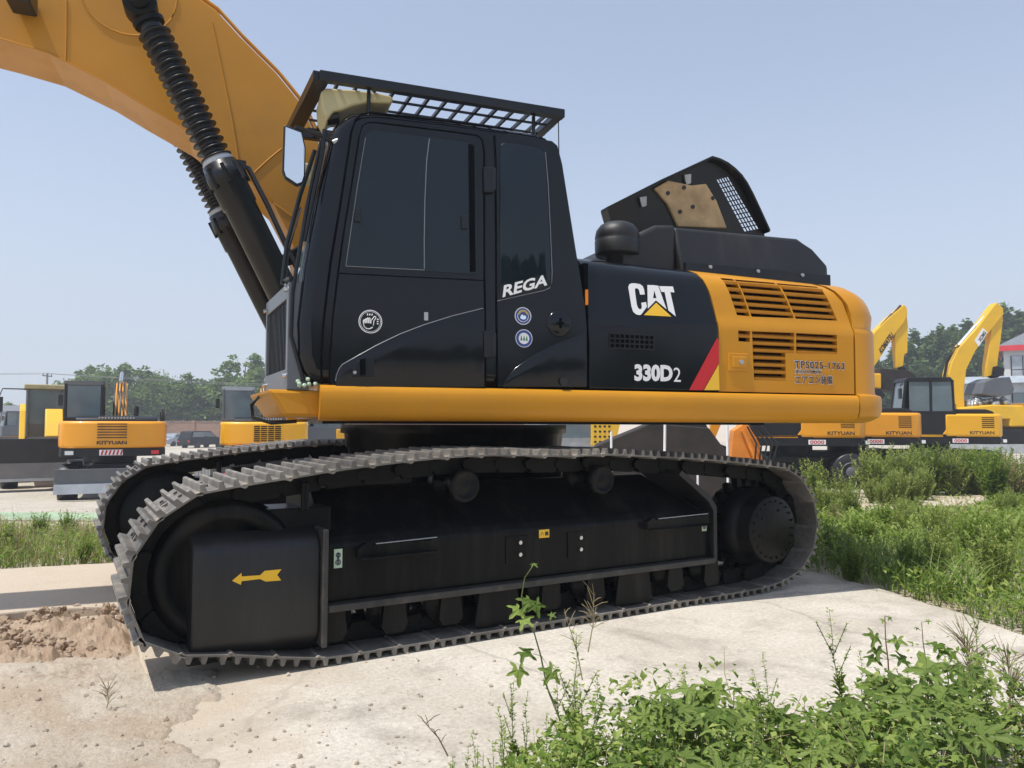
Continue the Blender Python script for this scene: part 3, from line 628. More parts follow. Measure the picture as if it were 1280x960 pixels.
for p in ((857, 225), (801.5, 253)):
    m = MB(); a, b = fl(*p); q = lean(a, b, 0); m.prism([(a-.035, b+.03), (a+.03, b+.045), (a+.04, b-.03), (a+.0, b-.045), (a-.02, b-.01)], lean, -.03, -.01); m.build('catch', 'galv', flap, xf=up)
0 and m.build('catch', 'galv', flap, xf=up)

# ================================================================== CAB
cabprof = [(-1.285, 1.478), (-1.335, 1.62), (-1.345, 1.82), (-1.315, 2.15), (-1.24, 2.62), (-1.17, 2.95), (-1.13, 3.03), (-1.06, 3.09), (-.9, 3.125), (-.4, 3.135), (.12, 3.13), (.20, 3.115), (.25, 3.06), (.285, 2.93), (.40, 2.2), (.452, 1.9), (.462, 1.478)]
m = MB()
def cabv(a, b, c):
    return (a, c, b)
m.prism(cabprof, cabv, -1.462, -.45); cab = m.build('cab', 'panel_black', EXC, bevel=.075, seg=5, xf=up); smooth_by_angle(cab, 30)
cab.modifiers['bevel'].angle_limit = radians(60)
VC = -1.4635
def cpl(pts, nm, mt, d0=0, d1=.012, bev=.004, parent=None, seg=2):      # a plate proud of the cab side, outline in photo points surveyed onto the cab plane
    m = MB(); m.prism([U(x, y, VC-d1) for x, y in pts], lambda a, b, c: (a, c, b), VC-d0, VC-d1); return m.build(nm, mt, parent or cab, bevel=bev, seg=seg, xf=up)
door = cpl([(413, 483), (412, 465), (416, 400), (423, 341), (430, 290), (440, 230), (449, 172), (453, 158), (459, 154), (470, 154), (560, 165), (596, 170), (602, 175), (604, 190), (604.5, 341), (605, 384), (606, 483)], 'door', 'panel_black', -.01, .010, .005)
cpl([(432, 332), (438, 286), (447, 228), (456, 172), (459.5, 165.5), (467, 162.5), (530, 171), (590, 178.5), (595, 183), (595.5, 220), (596, 343)], 'window', 'glass_dark', .006, .0135, .002, door)
win = cab.children[0]
m = MB(); A = [U(*p, VC-.016) for p in ((537, 173), (533.5, 200), (531.3, 250), (530.4, 300), (530.6, 336))]; m.tube([up(a, VC-.014, b) for a, b in A], .0025, 6); m.build('window_edge_highlight', 'edge_highlight', door)  # thin pale tube painting the highlight on the window division
A = [U(*p, VC-.016) for p in ((432.4, 332.5), (480, 335), (531, 337.5))]; m = MB(); m.tube([up(a, VC-.0135, b) for a, b in A], .0018, 6); A = [U(*p, VC-.016) for p in ((432.4, 332.5), (439, 286), (447, 232), (457, 172))]; m.tube([up(a, VC-.0135, b) for a, b in A], .0016, 6); m.build('window_edge_highlight', 'edge_highlight', door)
cpl([(585.5, 180), (593, 181), (594.5, 340), (587.5, 339.5)], 'open_gap', 'vent_dark', .01, .0165, 0, door)
for px, py in ((447, 268), (581, 277)): cpl([(px-4, py-8), (px+4, py-8), (px+4, py+9), (px-4, py+9)], 'window_latch', 'paint_black', .01, .028, .004, door)
m = MB()
for P_ in (((413, 483), (412, 465), (416, 400), (423, 341), (430, 290), (440, 230), (449, 172), (453, 158), (459, 154), (470, 153.5), (560, 164.5), (596, 169.5), (602.5, 175), (604.8, 190), (605, 341), (606, 384), (606.5, 483)), ((402, 480), (401, 440), (405, 395), (413, 330), (423, 270), (433, 205), (439, 165), (444, 150), (452, 143), (464, 141), (560, 152), (640, 162.5)), ((621.5, 483), (620.5, 385), (619.5, 200), (618, 170))):
    m.tube([up(a, VC-.004, b) for a, b in [U(x, y, VC) for x, y in P_]], .0065, 6)
m.build('door_seam', 'vent_dark', cab)
# division between window and lower door skin
m = MB(); A = [U(*p, VC-.01) for p in ((423, 341.5), (500, 345.5), (604, 350.5))]; m.tube([up(a, VC-.0105, b) for a, b in A], .004, 6); m.build('door_crease', 'vent_dark', door)
# lower moulding with the swept line
sw = [(419, 484), (420, 472), (424, 461), (428, 455.5), (445, 446), (470, 432), (500, 417.5), (530, 406), (565, 395), (604.5, 385), (606, 384.7), (606, 484)]
md = cpl(sw, 'door_moulding', 'panel_black', .0, .024, .009, door, 3)
m = MB(); A = [U(*p, VC-.024) for p in ((419.5, 476), (421, 468), (424, 461), (428, 455.5), (445, 446), (470, 432), (500, 417.5), (530, 406), (565, 395), (604, 385.2))]; m.tube([up(a, VC-.021, b) for a, b in A], .0028, 6); m.build('step_highlight', 'edge_highlight', md)  # pale tube painting the highlight along the moulding's step
h = cpl([(440, 471), (441, 461), (445, 453), (452, 448), (467, 445), (468, 471)], 'door_handle', 'paint_black', .0, .030, .006, door)
cpl([(450, 449), (457, 447.5), (457, 469), (450, 469.5)], 'handle_recess', 'vent_dark', .0, .034, 0, h); m = MB(); a, b = U(442.5, 466, VC); m.cyl((a, VC-.02, b), (a, VC-.035, b), .010, n=12); m.build('lock', 'galv', h, xf=up)
m = MB(); a, b = U(532, 396, VC); m.box(a-.012, a+.012, VC-.02, VC-.008, b-.025, b+.025); m.build('door_latch', 'galv', door, bevel=.003, xf=up)
# hinges
for y0, y1 in ((208, 240), (413, 447)): 
    hg = cpl([(605, y0), (618.5, y0), (619, y1), (605.5, y1)], 'hinge', 'paint_black', 0, .035, .006, cab)
    m = MB(); a, b = U(618, (y0+y1)/2, VC-.03); m.cyl((a, VC-.03, b-.07), (a, VC-.03, b+.07), .011, n=10); m.build('hinge_pin', 'paint_black', hg, xf=up)
# rear quarter
qp = cpl([(622, 483), (621, 385), (620, 200), (619, 172), (622, 167), (640, 167.5), (690, 176), (697, 182), (703, 205), (718, 300), (731, 380), (733.5, 410), (734, 483)], 'rear_quarter_panel', 'panel_black', -.01, .008, .004)
cpl([(625, 374), (625, 260), (625.5, 182), (629, 178), (650, 180), (676, 186), (681, 192), (684, 230), (687, 290), (688.5, 345), (687, 354), (680, 360), (655, 366.5)], 'quarter_window_cover', 'glass_dark', 0, .016, .005, qp, 3)
m = MB(); A = [U(*p, VC-.016) for p in ((622, 376), (655, 368.5), (680, 363), (687.5, 359.5), (690, 352), (690.5, 340), (688.5, 290), (685.5, 230), (682, 190))]; m.tube([up(a, VC-.012, b) for a, b in A], .0026, 6); m.build('step_highlight', 'edge_highlight', qp)  # pale tube painting the highlight round the cover's step
# lower quarter moulding (rising to the right)
cpl([(628, 484), (632, 474), (645, 459), (670, 442), (700, 427), (733, 415), (733.5, 484)], 'quarter_moulding', 'panel_black', 0, .020, .008, qp, 3)
m = MB(); a, b = U(700, 404, VC-.02); m.lathe(up(a, VC-.004, b), -EY, [(0, .088), (.012, .084), (.022, .07), (.024, .0)], n=30, caps=False); ft = m.build('fuel_filler_cover', 'panel_black', qp)
m = MB(); m.box(a-.008, a+.008, VC-.03, VC-.024, b-.032, b+.032); m.box(a-.026, a+.026, VC-.031, VC-.025, b-.007, b+.007); m.build('keyhole', 'vent_dark', ft, xf=up)
m = MB(); a, b = U(704, 477, VC-.02); m.cyl(up(a, VC-.02, b), up(a, VC-.035, b), .028, n=16); m.build('plug', 'rubber_black', qp)
m = MB(); a, b = U(732.5, 372, VC); m.box(a-.006, a+.006, VC-.02, VC+.0, b-.05, b+.05); m.build('reflector', 'amber', qp, xf=up)
m = MB(); m.box(.455, .485, -1.455, -1.2, 1.48, 2.3); m.build('seam_gap', 'vent_dark', cab, xf=up)
# stickers
fC = lambda pr: (lambda a, b: up(a, VC-pr, b))
def disc(px, py, r, mt, pr, nm, par, r_in=0):
    a, b = U(px, py, VC-pr); n = 32; m = MB()
    if r_in:
        m.add([up(a+rr*cos(2*pi*k/n), VC-pr, b+rr*sin(2*pi*k/n)) for rr in (r, r_in) for k in range(n)], [(k, (k+1) % n, (k+1) % n+n, k+n) for k in range(n)])
    else: m.add([up(a+r*cos(2*pi*k/n), VC-pr, b+r*sin(2*pi*k/n)) for k in range(n)], [tuple(range(n))])
    return m.build(nm, mt, par, fix=False), a, b
s1, a, b = disc(463, 402, .069, 'decal_white', .0125, 'round_sticker', door, .064)
disc(463, 402, .060, 'decal_white', .0125, 'ring', s1, .0575)
def stroke(pts, w, a, b, pr, mt, par, nm='mark'):
    m = MB(); m.tube([up(a+x, VC-pr, b+z) for x, z in pts], w, 6); return m.build(nm, mt, par)
m = MB()
def st(pts, w=.0028): m.tube([up(a+x, VC-.0135, b+z) for x, z in pts], w, 6)
for k in range(4): x = -.040+k*.0105; zt = .004+.006*min(k, 2); st([(x, -.012+k*.001), (x-.001, zt), (x+.003, zt+.006), (x+.007, zt), (x+.0075, -.010)])
st([(-.040, -.012), (-.036, -.030), (-.022, -.042), (-.004, -.043), (.012, -.034), (.018, -.018), (.020, .004), (.032, .024), (.030, .031), (.022, .031), (.010, .014), (.004, .004), (.003, -.012)])
for k in range(3): st([(-.018+k*.013, .036), (-.016+k*.013, .046)], .0035)
for k in range(3): st([(.038, .014-k*.013), (.047, .016-k*.013)], .0035)
m.build('hand_symbol', 'decal_white', s1)
s2, a, b = disc(653.8, 395, .0555, 'decal_white', .0095, 'round_sticker', qp); disc(653.8, 395, .050, 'decal_blue', .0108, 'ring', s2); disc(653.8, 395, .038, 'decal_white', .0121, 'ring', s2, .0345)
m = MB()
for k in range(5):
    an = pi*(.12+.19*k); c = (a+.030*cos(an), b+.006+.026*sin(an)); m.add([up(c[0]+.0085*cos(2*pi*i/12), VC-.0134, c[1]+.0085*sin(2*pi*i/12)) for i in range(12)], [tuple(range(12))])
m.build('gold_dots', 'decal_gold', s2, fix=False)
m = MB(); m.add([up(a+x, VC-.0134, b+z) for x, z in [(-.020, -.016), (-.018, 0), (-.006, .010), (.002, 0), (.010, .006), (.020, -.004), (.018, -.018), (0, -.024)]], [tuple(range(8))]); m.build('mark', 'mirror', s2, fix=False)
s3, a, b = disc(655, 423, .057, 'decal_white', .0095, 'round_sticker', qp); disc(655, 423, .053, 'decal_blue', .0108, 'ring', s3, .036)
m = MB()
for k in range(3):
    x = -.018+k*.018; m.add([up(a+x+p, VC-.0108, b+z) for p, z in [(-.007, -.014), (-.005, -.004), (-.006, -.003), (-.003, .006), (-.004, .007), (0, .019), (.004, .007), (.003, .006), (.006, -.003), (.005, -.004), (.007, -.014)]], [tuple(range(11))])
m.build('tree_mark', 'decal_green', s3, fix=False)
rq = quadU((630, 356.5), (685.8, 342), (684, 356.6), (628, 372), VC-.017)
textmesh('REGA', [rq[0], rq[1], rq[2], rq[3]], fC(.0185), 'decal_white', qp, bold=.03)

# windscreen side glass strip, wipers and front posts on the cab's front
m = MB(); m.prism([(-1.352, 1.80), (-1.322, 2.15), (-1.247, 2.62), (-1.185, 2.93), (-1.175, 2.93), (-1.237, 2.62), (-1.312, 2.15), (-1.342, 1.80)], lambda a, b, c: (a-.004, c, b), -1.36, -.56); m.build('windscreen', 'bg_glass', cab, xf=up)
m = MB(); m.tube([up(*p) for p in [(-1.30, -1.41, 1.49), (-1.375, -1.41, 1.75), (-1.37, -1.41, 2.0), (-1.30, -1.41, 2.5), (-1.22, -1.40, 2.92)]], .012); m.tube([up(*p) for p in [(-1.42, -1.30, 2.06), (-1.40, -1.30, 2.3), (-1.33, -1.30, 2.6), (-1.25, -1.30, 2.88)]], .014); m.tube([up(*p) for p in [(-1.38, -1.41, 2.08), (-1.41, -1.30, 2.08)]], .014)
m.tube([up(*p) for p in [(-1.40, -1.20, 2.06), (-1.38, -1.05, 2.3), (-1.30, -.95, 2.62)]], .008); m.build('front_handrail', 'paint_black', cab)
# visor, work lamps
m = MB(); Pv = [U(*p, -1.36) for p in ((400, 118), (406, 113), (440, 115), (472, 119), (488, 123), (491, 128), (487, 132), (460, 131), (440, 135), (425, 141), (416, 142), (409, 152), (402, 140))]
m.prism(Pv, lambda a, b, c: (a, c, b), -1.40, -1.12); vis = m.build('rain_visor', 'beige_cover', cab, bevel=.02, seg=3, xf=up); smooth_by_angle(vis, 40)
m = MB(); a, b = U(412, 146, -1.36); m.cyl(up(a-.02, -1.33, b), up(a+.05, -1.33, b+.02), .045, n=16); m.build('work_lamp', 'paint_black', cab)
m = MB(); m.box(-1.33, -1.25, -1.22, -1.10, 2.72, 2.83); wl = m.build('work_lamp', 'beige_cover', cab, bevel=.015, xf=up)
# front lower guard with grille
m = MB()
g = lambda s, z: (-1.392-.09*s, -1.40+.86*s, z)
def bar(s0, s1, z0, z1, d=.02):
    m.add([g(s, z) for s, z in ((s0, z0), (s1, z0), (s1, z1), (s0, z1))]+[(p[0]+d, p[1], p[2]) for p in [g(s, z) for s, z in ((s0, z0), (s1, z0), (s1, z1), (s0, z1))]], [(0, 1, 2, 3), (7, 6, 5, 4), (0, 4, 5, 1), (1, 5, 6, 2), (2, 6, 7, 3), (3, 7, 4, 0)])
bar(0, .07, 1.44, 2.06); bar(.95, 1, 1.44, 2.06); bar(.07, .95, 1.97, 2.06); bar(.07, .95, 1.44, 1.56)
m.box(-1.392, -1.27, -1.405, -1.385, 1.44, 2.06)
fg = m.build('front_guard', 'bg_grey', cab, bevel=.003, seg=1, xf=up)
m = MB()
for k in range(1, 15): bar(.07+.88*k/15-.008, .07+.88*k/15+.008, 1.56, 1.97, .02)
m.v = [(u+.012, v, z) for u, v, z in m.v]; m.build('grille_bars', 'under_black', fg, xf=up)
m = MB(); m.box(-1.36, -1.30, -1.36, -.6, 1.45, 2.04); m.build('guard_backing', 'vent_dark', fg, xf=up)
for s, z in ((.035, 2.02), (.035, 1.52), (.97, 2.0), (.97, 1.5)): m = MB(); p = g(s, z); m.cyl((p[0], p[1], p[2]), (p[0]-.02, p[1], p[2]), .014, n=8); m.build('guard_bolt', 'bright_steel', fg, xf=up)
m = MB(); a, b = U(385, 477, -1.42)
for k in range(9): r_ = random.uniform; m.lathe(up(a+r_(-.05, .05), -1.42+r_(-.02, .02), b+r_(-.02, .02)), (r_(-1, 1), r_(-1, 1), r_(-1, 1)), [(0, .004), (.006, .012), (.018, .012), (.024, .004)], n=6)
m.sm = [False]*len(m.sm); m.build('bracket_nuts', 'sticker_green', cab)
# mirror
mw = [U(*p, -1.50) for p in ((354, 160), (377, 165), (382, 185), (381, 222), (378, 231), (371, 234), (355, 226), (352, 218))]
m = MB(); m.prism([(a, b) for a, b in mw], lambda a, b, c: (a, c+(a+1.4)*.35, b), -1.50, -1.545)
mr = m.build('mirror', 'paint_black', cab, bevel=.012, seg=3, xf=up)
ca = sum(p[0] for p in mw)/8; cb = sum(p[1] for p in mw)/8
m = MB(); m.add([up(ca+(a-ca)*.86, -1.5475+(a+1.4)*.35, cb+(b-cb)*.92) for a, b in mw], [tuple(range(8))]); m.build('mirror_glass', 'mirror', mr, fix=False)
m = MB(); m.tube([up(*p) for p in [(-1.38, -1.49, 2.93), (-1.30, -1.46, 2.93), (-1.21, -1.44, 2.92), (-1.17, -1.42, 2.9)]], .013); m.tube([up(*p) for p in [(-1.21, -1.44, 2.96), (-1.22, -1.44, 2.82), (-1.26, -1.42, 2.6), (-1.31, -1.41, 2.3)]], .013); m.build('mirror_arm', 'paint_black', mr)
m = MB(); a, b = U(420, 178, -1.42); m.cyl(up(a-.02, -1.44, b-.012), up(a+.03, -1.44, b+.02), .015, n=12); m.build('bracket', 'galv', mr)
# roof guard
rg = MB(); z = 3.30
def rbar(u0, v0_, u1, v1_, w=.03, h=.05, zz_=3.27, drop=0):
    a = Vector((u0, v0_)); b = Vector((u1, v1_)); d = (b-a).normalized(); p = Vector((-d.y, d.x))*w
    q = [a-p, b-p, b+p, a+p]
    zz = lambda v: 3.27+(0 if v.x > -9 else 0)
    rg.add([(k.x, k.y, zz_-h/2) for k in q]+[(k.x, k.y, zz_+h/2) for k in q], [(3, 2, 1, 0), (4, 5, 6, 7), (0, 1, 5, 4), (1, 2, 6, 5), (2, 3, 7, 6), (3, 0, 4, 7)])
ru0, ru1, rv0, rv1 = -1.245, .31, -1.45, -.50
FL = -1.43                                         # the front rail reaches forward and stays level
rbar(ru0, rv0, ru1, rv0, .028, .055); rbar(ru0-.10, rv1, ru1, rv1, .028, .055); rbar(ru1-.03, rv0, ru1-.03, rv1, .03, .045); rbar(ru0+.01, rv0, ru0-.09, rv1, .045, .06)
guard = rg.build('roof_guard', 'paint_black', cab, bevel=.003, seg=1, xf=up)
rg = MB()
for k in range(1, 14): a = ru0+(ru1-ru0)*k/14; rbar(a, rv0, a-.05, rv1, .0085, .022, 3.262)
for k in range(1, 6): b = rv0+(rv1-rv0)*k/6; rbar(ru0, b, ru1, b, .005, .014, 3.255)
rg.build('guard_mesh', 'paint_black', guard, xf=up)
for a, b in ((-.95, -1.40), (.12, -1.40), (-.95, -.55), (.12, -.55)): m = MB(); m.tube([up(a, b, 3.10), up(a, b, 3.25)], .012); m.build('guard_foot', 'paint_black', guard)
m = MB(); m.tube([up(.31, -1.38, 2.93), up(.31, -1.38, 3.0), up(.305, -1.38, 3.34)], [.006, .004, .003]); m.lathe(up(.31, -1.38, 2.9), (0, 0, 1), [(0, .012), (.03, .016), (.05, .008)], n=10); m.tube([up(.25, -1.4, 2.9), up(.31, -1.38, 2.905)], .009); m.build('antenna', 'paint_black', cab)

# ================================================================== BOOM and its cylinders
bv = .27
low = [U(x, y, -bv) for x, y in ((0, 48), (60, 66), (82, 77), (130, 101), (174, 128), (236, 164), (262, 184), (300, 215), (340, 252), (360, 290), (372, 330))]
top = [U(x, y, -bv) for x, y in ((395, 170), (375, 127), (345, 90), (300, 45), (270, 12), (253, 0))]
l0 = low[0]
_a, _b = Vector(low[1]), Vector(low[0]); _d = (_b-_a).normalized(); _n = Vector((-.0, -1))
extra_low = [tuple(_b+_d*t+_n*(t*t*.06)) for t in (2.4, 1.8, 1.2, .6)]
extra_top = [(-2.2, 4.42), (-2.6, 4.62), (-3.1, 4.74), (-3.7, 4.72), (-4.3, 4.5), (-5.2, 3.95)]
bp = extra_low+low+[(-1.0, 2.0), (-.75, 1.75), (-.55, 1.8), (-.6, 2.1), (-.95, 2.9)]+top[0:]+extra_top
m = MB(); m.prism(bp, lambda a, b, c: (a, c, b), -bv, bv); boom = m.build('boom', 'boom_yellow', EXC, bevel=.012, seg=2, xf=up)
# side seams, boss ring, rolled weld edge
m = MB()
def line_on_boom(pts, r=.006):
    m.tube([up(*(U(x, y, -bv-.002)), ) if 0 else up(U(x, y, -bv)[0], -bv-.001, U(x, y, -bv)[1]) for x, y in pts], r, 6)
line_on_boom([(83, 0), (83, 40), (82, 76)]); line_on_boom([(265, 28), (278, 90), (290, 150), (298, 200)]); line_on_boom([(352, 186), (335, 200), (318, 216)]); line_on_boom([(330, 246), (350, 260), (368, 273)])
a, b = U(161, -10, -bv); m.tube([up(a+.30*cos(t), -bv-.001, b+.30*sin(t)) for t in [k*2*pi/40 for k in range(41)]], .006, 6)
m.tube([up(p[0], -bv-.002, p[1]) for p in extra_low[1:]+low[:9]], .006, 6)
m.build('weld_seams', 'boom_yellow', boom)
m = MB()
for off in (0, .03):
    m.tube([up(p[0]+.01+off, -bv+.05+off*2, p[1]+.035) for p in [(-.95, 2.95)]+top+extra_top[:4]], .013, 8)
m.build('hydraulic_line', 'boom_yellow', boom)
m = MB(); a, b = U(178, -2, -bv); m.cyl(up(a, -.75, b), up(a, .75, b), .055, n=20); m.build('boom_pin', 'under_black', boom)
m = MB(); a, b = U(25, 3, -.45); m.box(a-.07, a+.07, -.52, -.32, b-.02, b+.10); lp = m.build('boom_lamp', 'paint_black', boom, bevel=.012, xf=up)
m = MB(); m.box(a-.05, a+.06, -.32, -.27, b+.03, b+.07); m.build('lamp_bracket', 'galv', lp, xf=up)
def cylinder(v, sg):
    if sg < 0:
        P = [U(x, y, v) for x, y in ((176, 8), (187, 36), (279, 196), (300, 238), (345, 348))]
    else:
        Pn = [U(x, y, -.62) for x, y in ((176, 8), (187, 36), (279, 196), (300, 238), (345, 348))]; P = Pn
    E0 = Vector(up(P[0][0], v, P[0][1])); E4 = Vector(up(P[4][0], v, P[4][1])); ax = (E4-E0).normalized(); L = (E4-E0).length
    def at(t): return E0+ax*t
    tb = (Vector(up(P[1][0], v, P[1][1]))-E0).length; te = (Vector(up(P[2][0], v, P[2][1]))-E0).length; tg = (Vector(up(P[3][0], v, P[3][1]))-E0).length
    m = MB(); m.lathe(E0, ax, [(0.08, .07), (tg, .07)], n=20)
    barrel0 = te+.03
    m.lathe(E0, ax, [(barrel0, .08), (barrel0+.008, .112), (barrel0+.05, .115), (barrel0+.055, .128), (barrel0+.15, .130), (barrel0+.158, .116), (barrel0+.30, .116), (barrel0+.31, .106), (L+.75, .106)], n=28)
    cy = m.build('boom_cylinder', 'paint_black', EXC)
    m = MB(); m.lathe(E0-Vector((EY.x, EY.y, 0))*.09, EY, [(0, .06), (0, .095), (.02, .102), (.16, .102), (.18, .095), (.18, .06)], n=28); m.lathe(E0-Vector((EY.x, EY.y, 0))*.12, EY, [(0, .001), (0, .06), (.03, .062), (.24, .062)], n=22); m.lathe(E0, ax, [(.1, .1), (tb-.02, .095)], n=18); m.build('rod_eye', 'under_black', cy)
    prof = []; n = 17; p0 = tb
    for k in range(n):
        t = tb+(te-tb)*k/n; st_ = (te-tb)/n; prof += [(t, .066), (t+st_*.50, .072), (t+st_*.80, .104), (t+st_*.86, .104), (t+st_*.94, .07)]
    m = MB(); m.lathe(E0, ax, prof, n=28); m.build('dust_bellows', 'rubber_black', cy)
    m = MB(); bb = ax.cross(Vector((0, 0, 1))).normalized(); cc = ax.cross(bb)
    for k in range(8): q_ = at(barrel0+.10)+(bb*cos(k*pi/4)+cc*sin(k*pi/4))*.125; m.cyl(q_-ax*.06, q_+ax*.07, .014, n=6); m.build('gland_bolts', 'rock_black', cy)
    m = MB(); m.lathe(E0, ax, [(te-.005, .09), (te+.02, .105), (te+.03, .1), (te+.045, .11)], n=24); m.build('clamp', 'galv', cy)
    side = ax.cross(Vector((EY.x, EY.y, 0))).normalized(); side = side if side.x > 0 else -side
    m = MB(); q0 = at(barrel0+.06)+side*.12; m.tube([q0, q0+side*.04+ax*.03, q0+side*.045+ax*.3, q0+side*.03+ax*.95], .018, 8); m.box(-.03, .03, -.03, .03, -.03, .03); m.v[-8:] = [tuple(Vector(p)+q0) for p in m.v[-8:]]; m.build('oil_pipe', 'rubber_black', cy)
cylinder(-.62, -1); cylinder(.62, 1)
# hoses between boom foot and deck
m = MB()
for k in range(3): m.tube([up(*p) for p in [(-1.15, -.38-.05*k, 2.45+.05*k), (-1.38-.04*k, -.42, 2.35), (-1.42, -.45-.04*k, 2.0), (-1.25, -.45, 1.7), (-1.0, -.4, 1.6)]], .02)
m.build('hydraulic_hoses', 'rubber_black', EXC)
# small reds / brackets under the tail rail
m = MB(); m.box(-1.05, -.55, -.35, .35, 1.3, 2.0); m.build('boom_bracket', 'machine_yellow', EXC, bevel=.02, xf=up)
# ================================================================== TERRAIN
def hz(P):
    v = P-CAM; d = v.dot(FH); s = v.dot(RH)
    k = 1-.42*ss(-2, 5, s)
    h = -.03+.022*ss(-1.0, -1.25, s)*(1-ss(3.7, 4.2, d))
    if d > 6: h -= (.47*ss(6, 14, d)+.25*ss(13, 21, d)+.65*ss(22, 80, d))*k
    pit = ss(-1.55, -2.1, s)*ss(3.9, 4.5, d)*(1-ss(5.55, 5.75, d)) if d < 6 else 0
    h -= .04*pit
    return h
def DS(d, s, z=None):
    P = Vector((CAM.x, CAM.y, 0))+FH*d+RH*s; P.z = hz(P) if z is None else z; return P
m = MB(); ds = [-40, -12, -4, 0]+[1+.2*k for k in range(31)]+[7.5+.5*k for k in range(0, 25)]+[20+1.5*k for k in range(1, 45)]+[100, 130, 180, 300, 600, 1500]
ns = 170; rows = []
for d in ds:
    wid = max(14, abs(d)*1.6)
    for k in range(ns+1):
        t = 2*k/ns-1; s = wid*(abs(t)**1.4)*(1 if t > 0 else -1)
        P = DS(d, s)
        if d < 7: P.z += .012*math.sin(P.x*5.1+P.y*3.7)*math.sin(P.y*6.3-P.x*2.1)
        rows.append(P)
fs = [(i*(ns+1)+k, i*(ns+1)+k+1, (i+1)*(ns+1)+k+1, (i+1)*(ns+1)+k) for i in range(len(ds)-1) for k in range(ns)]
m.add(rows, fs, 0, True); tag(m.build('ground', 'dirt'), kind='structure')
# concrete slab
px = [(216, 1180), (206, 960), (193, 905), (186, 872), (178, 832), (165, 790), (148, 756), (60, 761), (0, 766), (-120, 774), (-400, 790), (-400, 718), (-100, 712), (0, 711), (70, 707), (145, 703), (400, 690), (700, 684), (1003, 712), (1040, 718), (1080, 730), (1120, 741), (1165, 756), (1205, 766), (1250, 783), (1290, 797), (1400, 840), (1700, 960), (1700, 1250)]
out = []
rs = random.Random(3)
for (x0, y0), (x1, y1) in zip(px, px[1:]+px[:1]):
    a, b = G(x0, y0), G(x1, y1); n = max(1, int((b-a).length/.10))
    n = min(n, 60)
    for k in range(n):
        p = a.lerp(b, k/n); p = Vector((p.x+rs.uniform(-.012, .012), p.y+rs.uniform(-.012, .012), 0)); out.append((p.x, p.y))
m = MB(); m.prism(out, lambda a, b, c: (a, b, c), -.22, 0); tag(m.build('concrete_slab', 'concrete', bevel=.012), kind='structure')
# yard pavement
m = MB(); dd = [13.2, 14.5, 16, 18, 20, 23, 27, 32, 40, 50, 65, 85]; n2 = 40
for i, d in enumerate(dd):
    for k in range(n2+1):
        t = k/n2; s_ = -.95*d-6+(t*(2.2*d+12)); P = DS(max(d, 13.2+4.8*ss(0, 3.5, s_)), s_); P.z += .006+d*.0008; m.v.append(tuple(P))
m.f = [(i*(n2+1)+k, i*(n2+1)+k+1, (i+1)*(n2+1)+k+1, (i+1)*(n2+1)+k) for i in range(len(dd)-1) for k in range(n2)]; m.m = [0]*len(m.f); m.sm = [True]*len(m.f)
tag(m.build('yard_pavement', 'yard'), kind='structure')
m = MB(); P = [DS(d, s)+Vector((0, 0, .022)) for d, s in ((13.4, -14), (13.4, -4), (14.6, -4.2), (14.7, -14))]; m.add(P, [(0, 1, 2, 3)]); tag(m.build('painted_path', 'green_paint', fix=False), kind='structure')

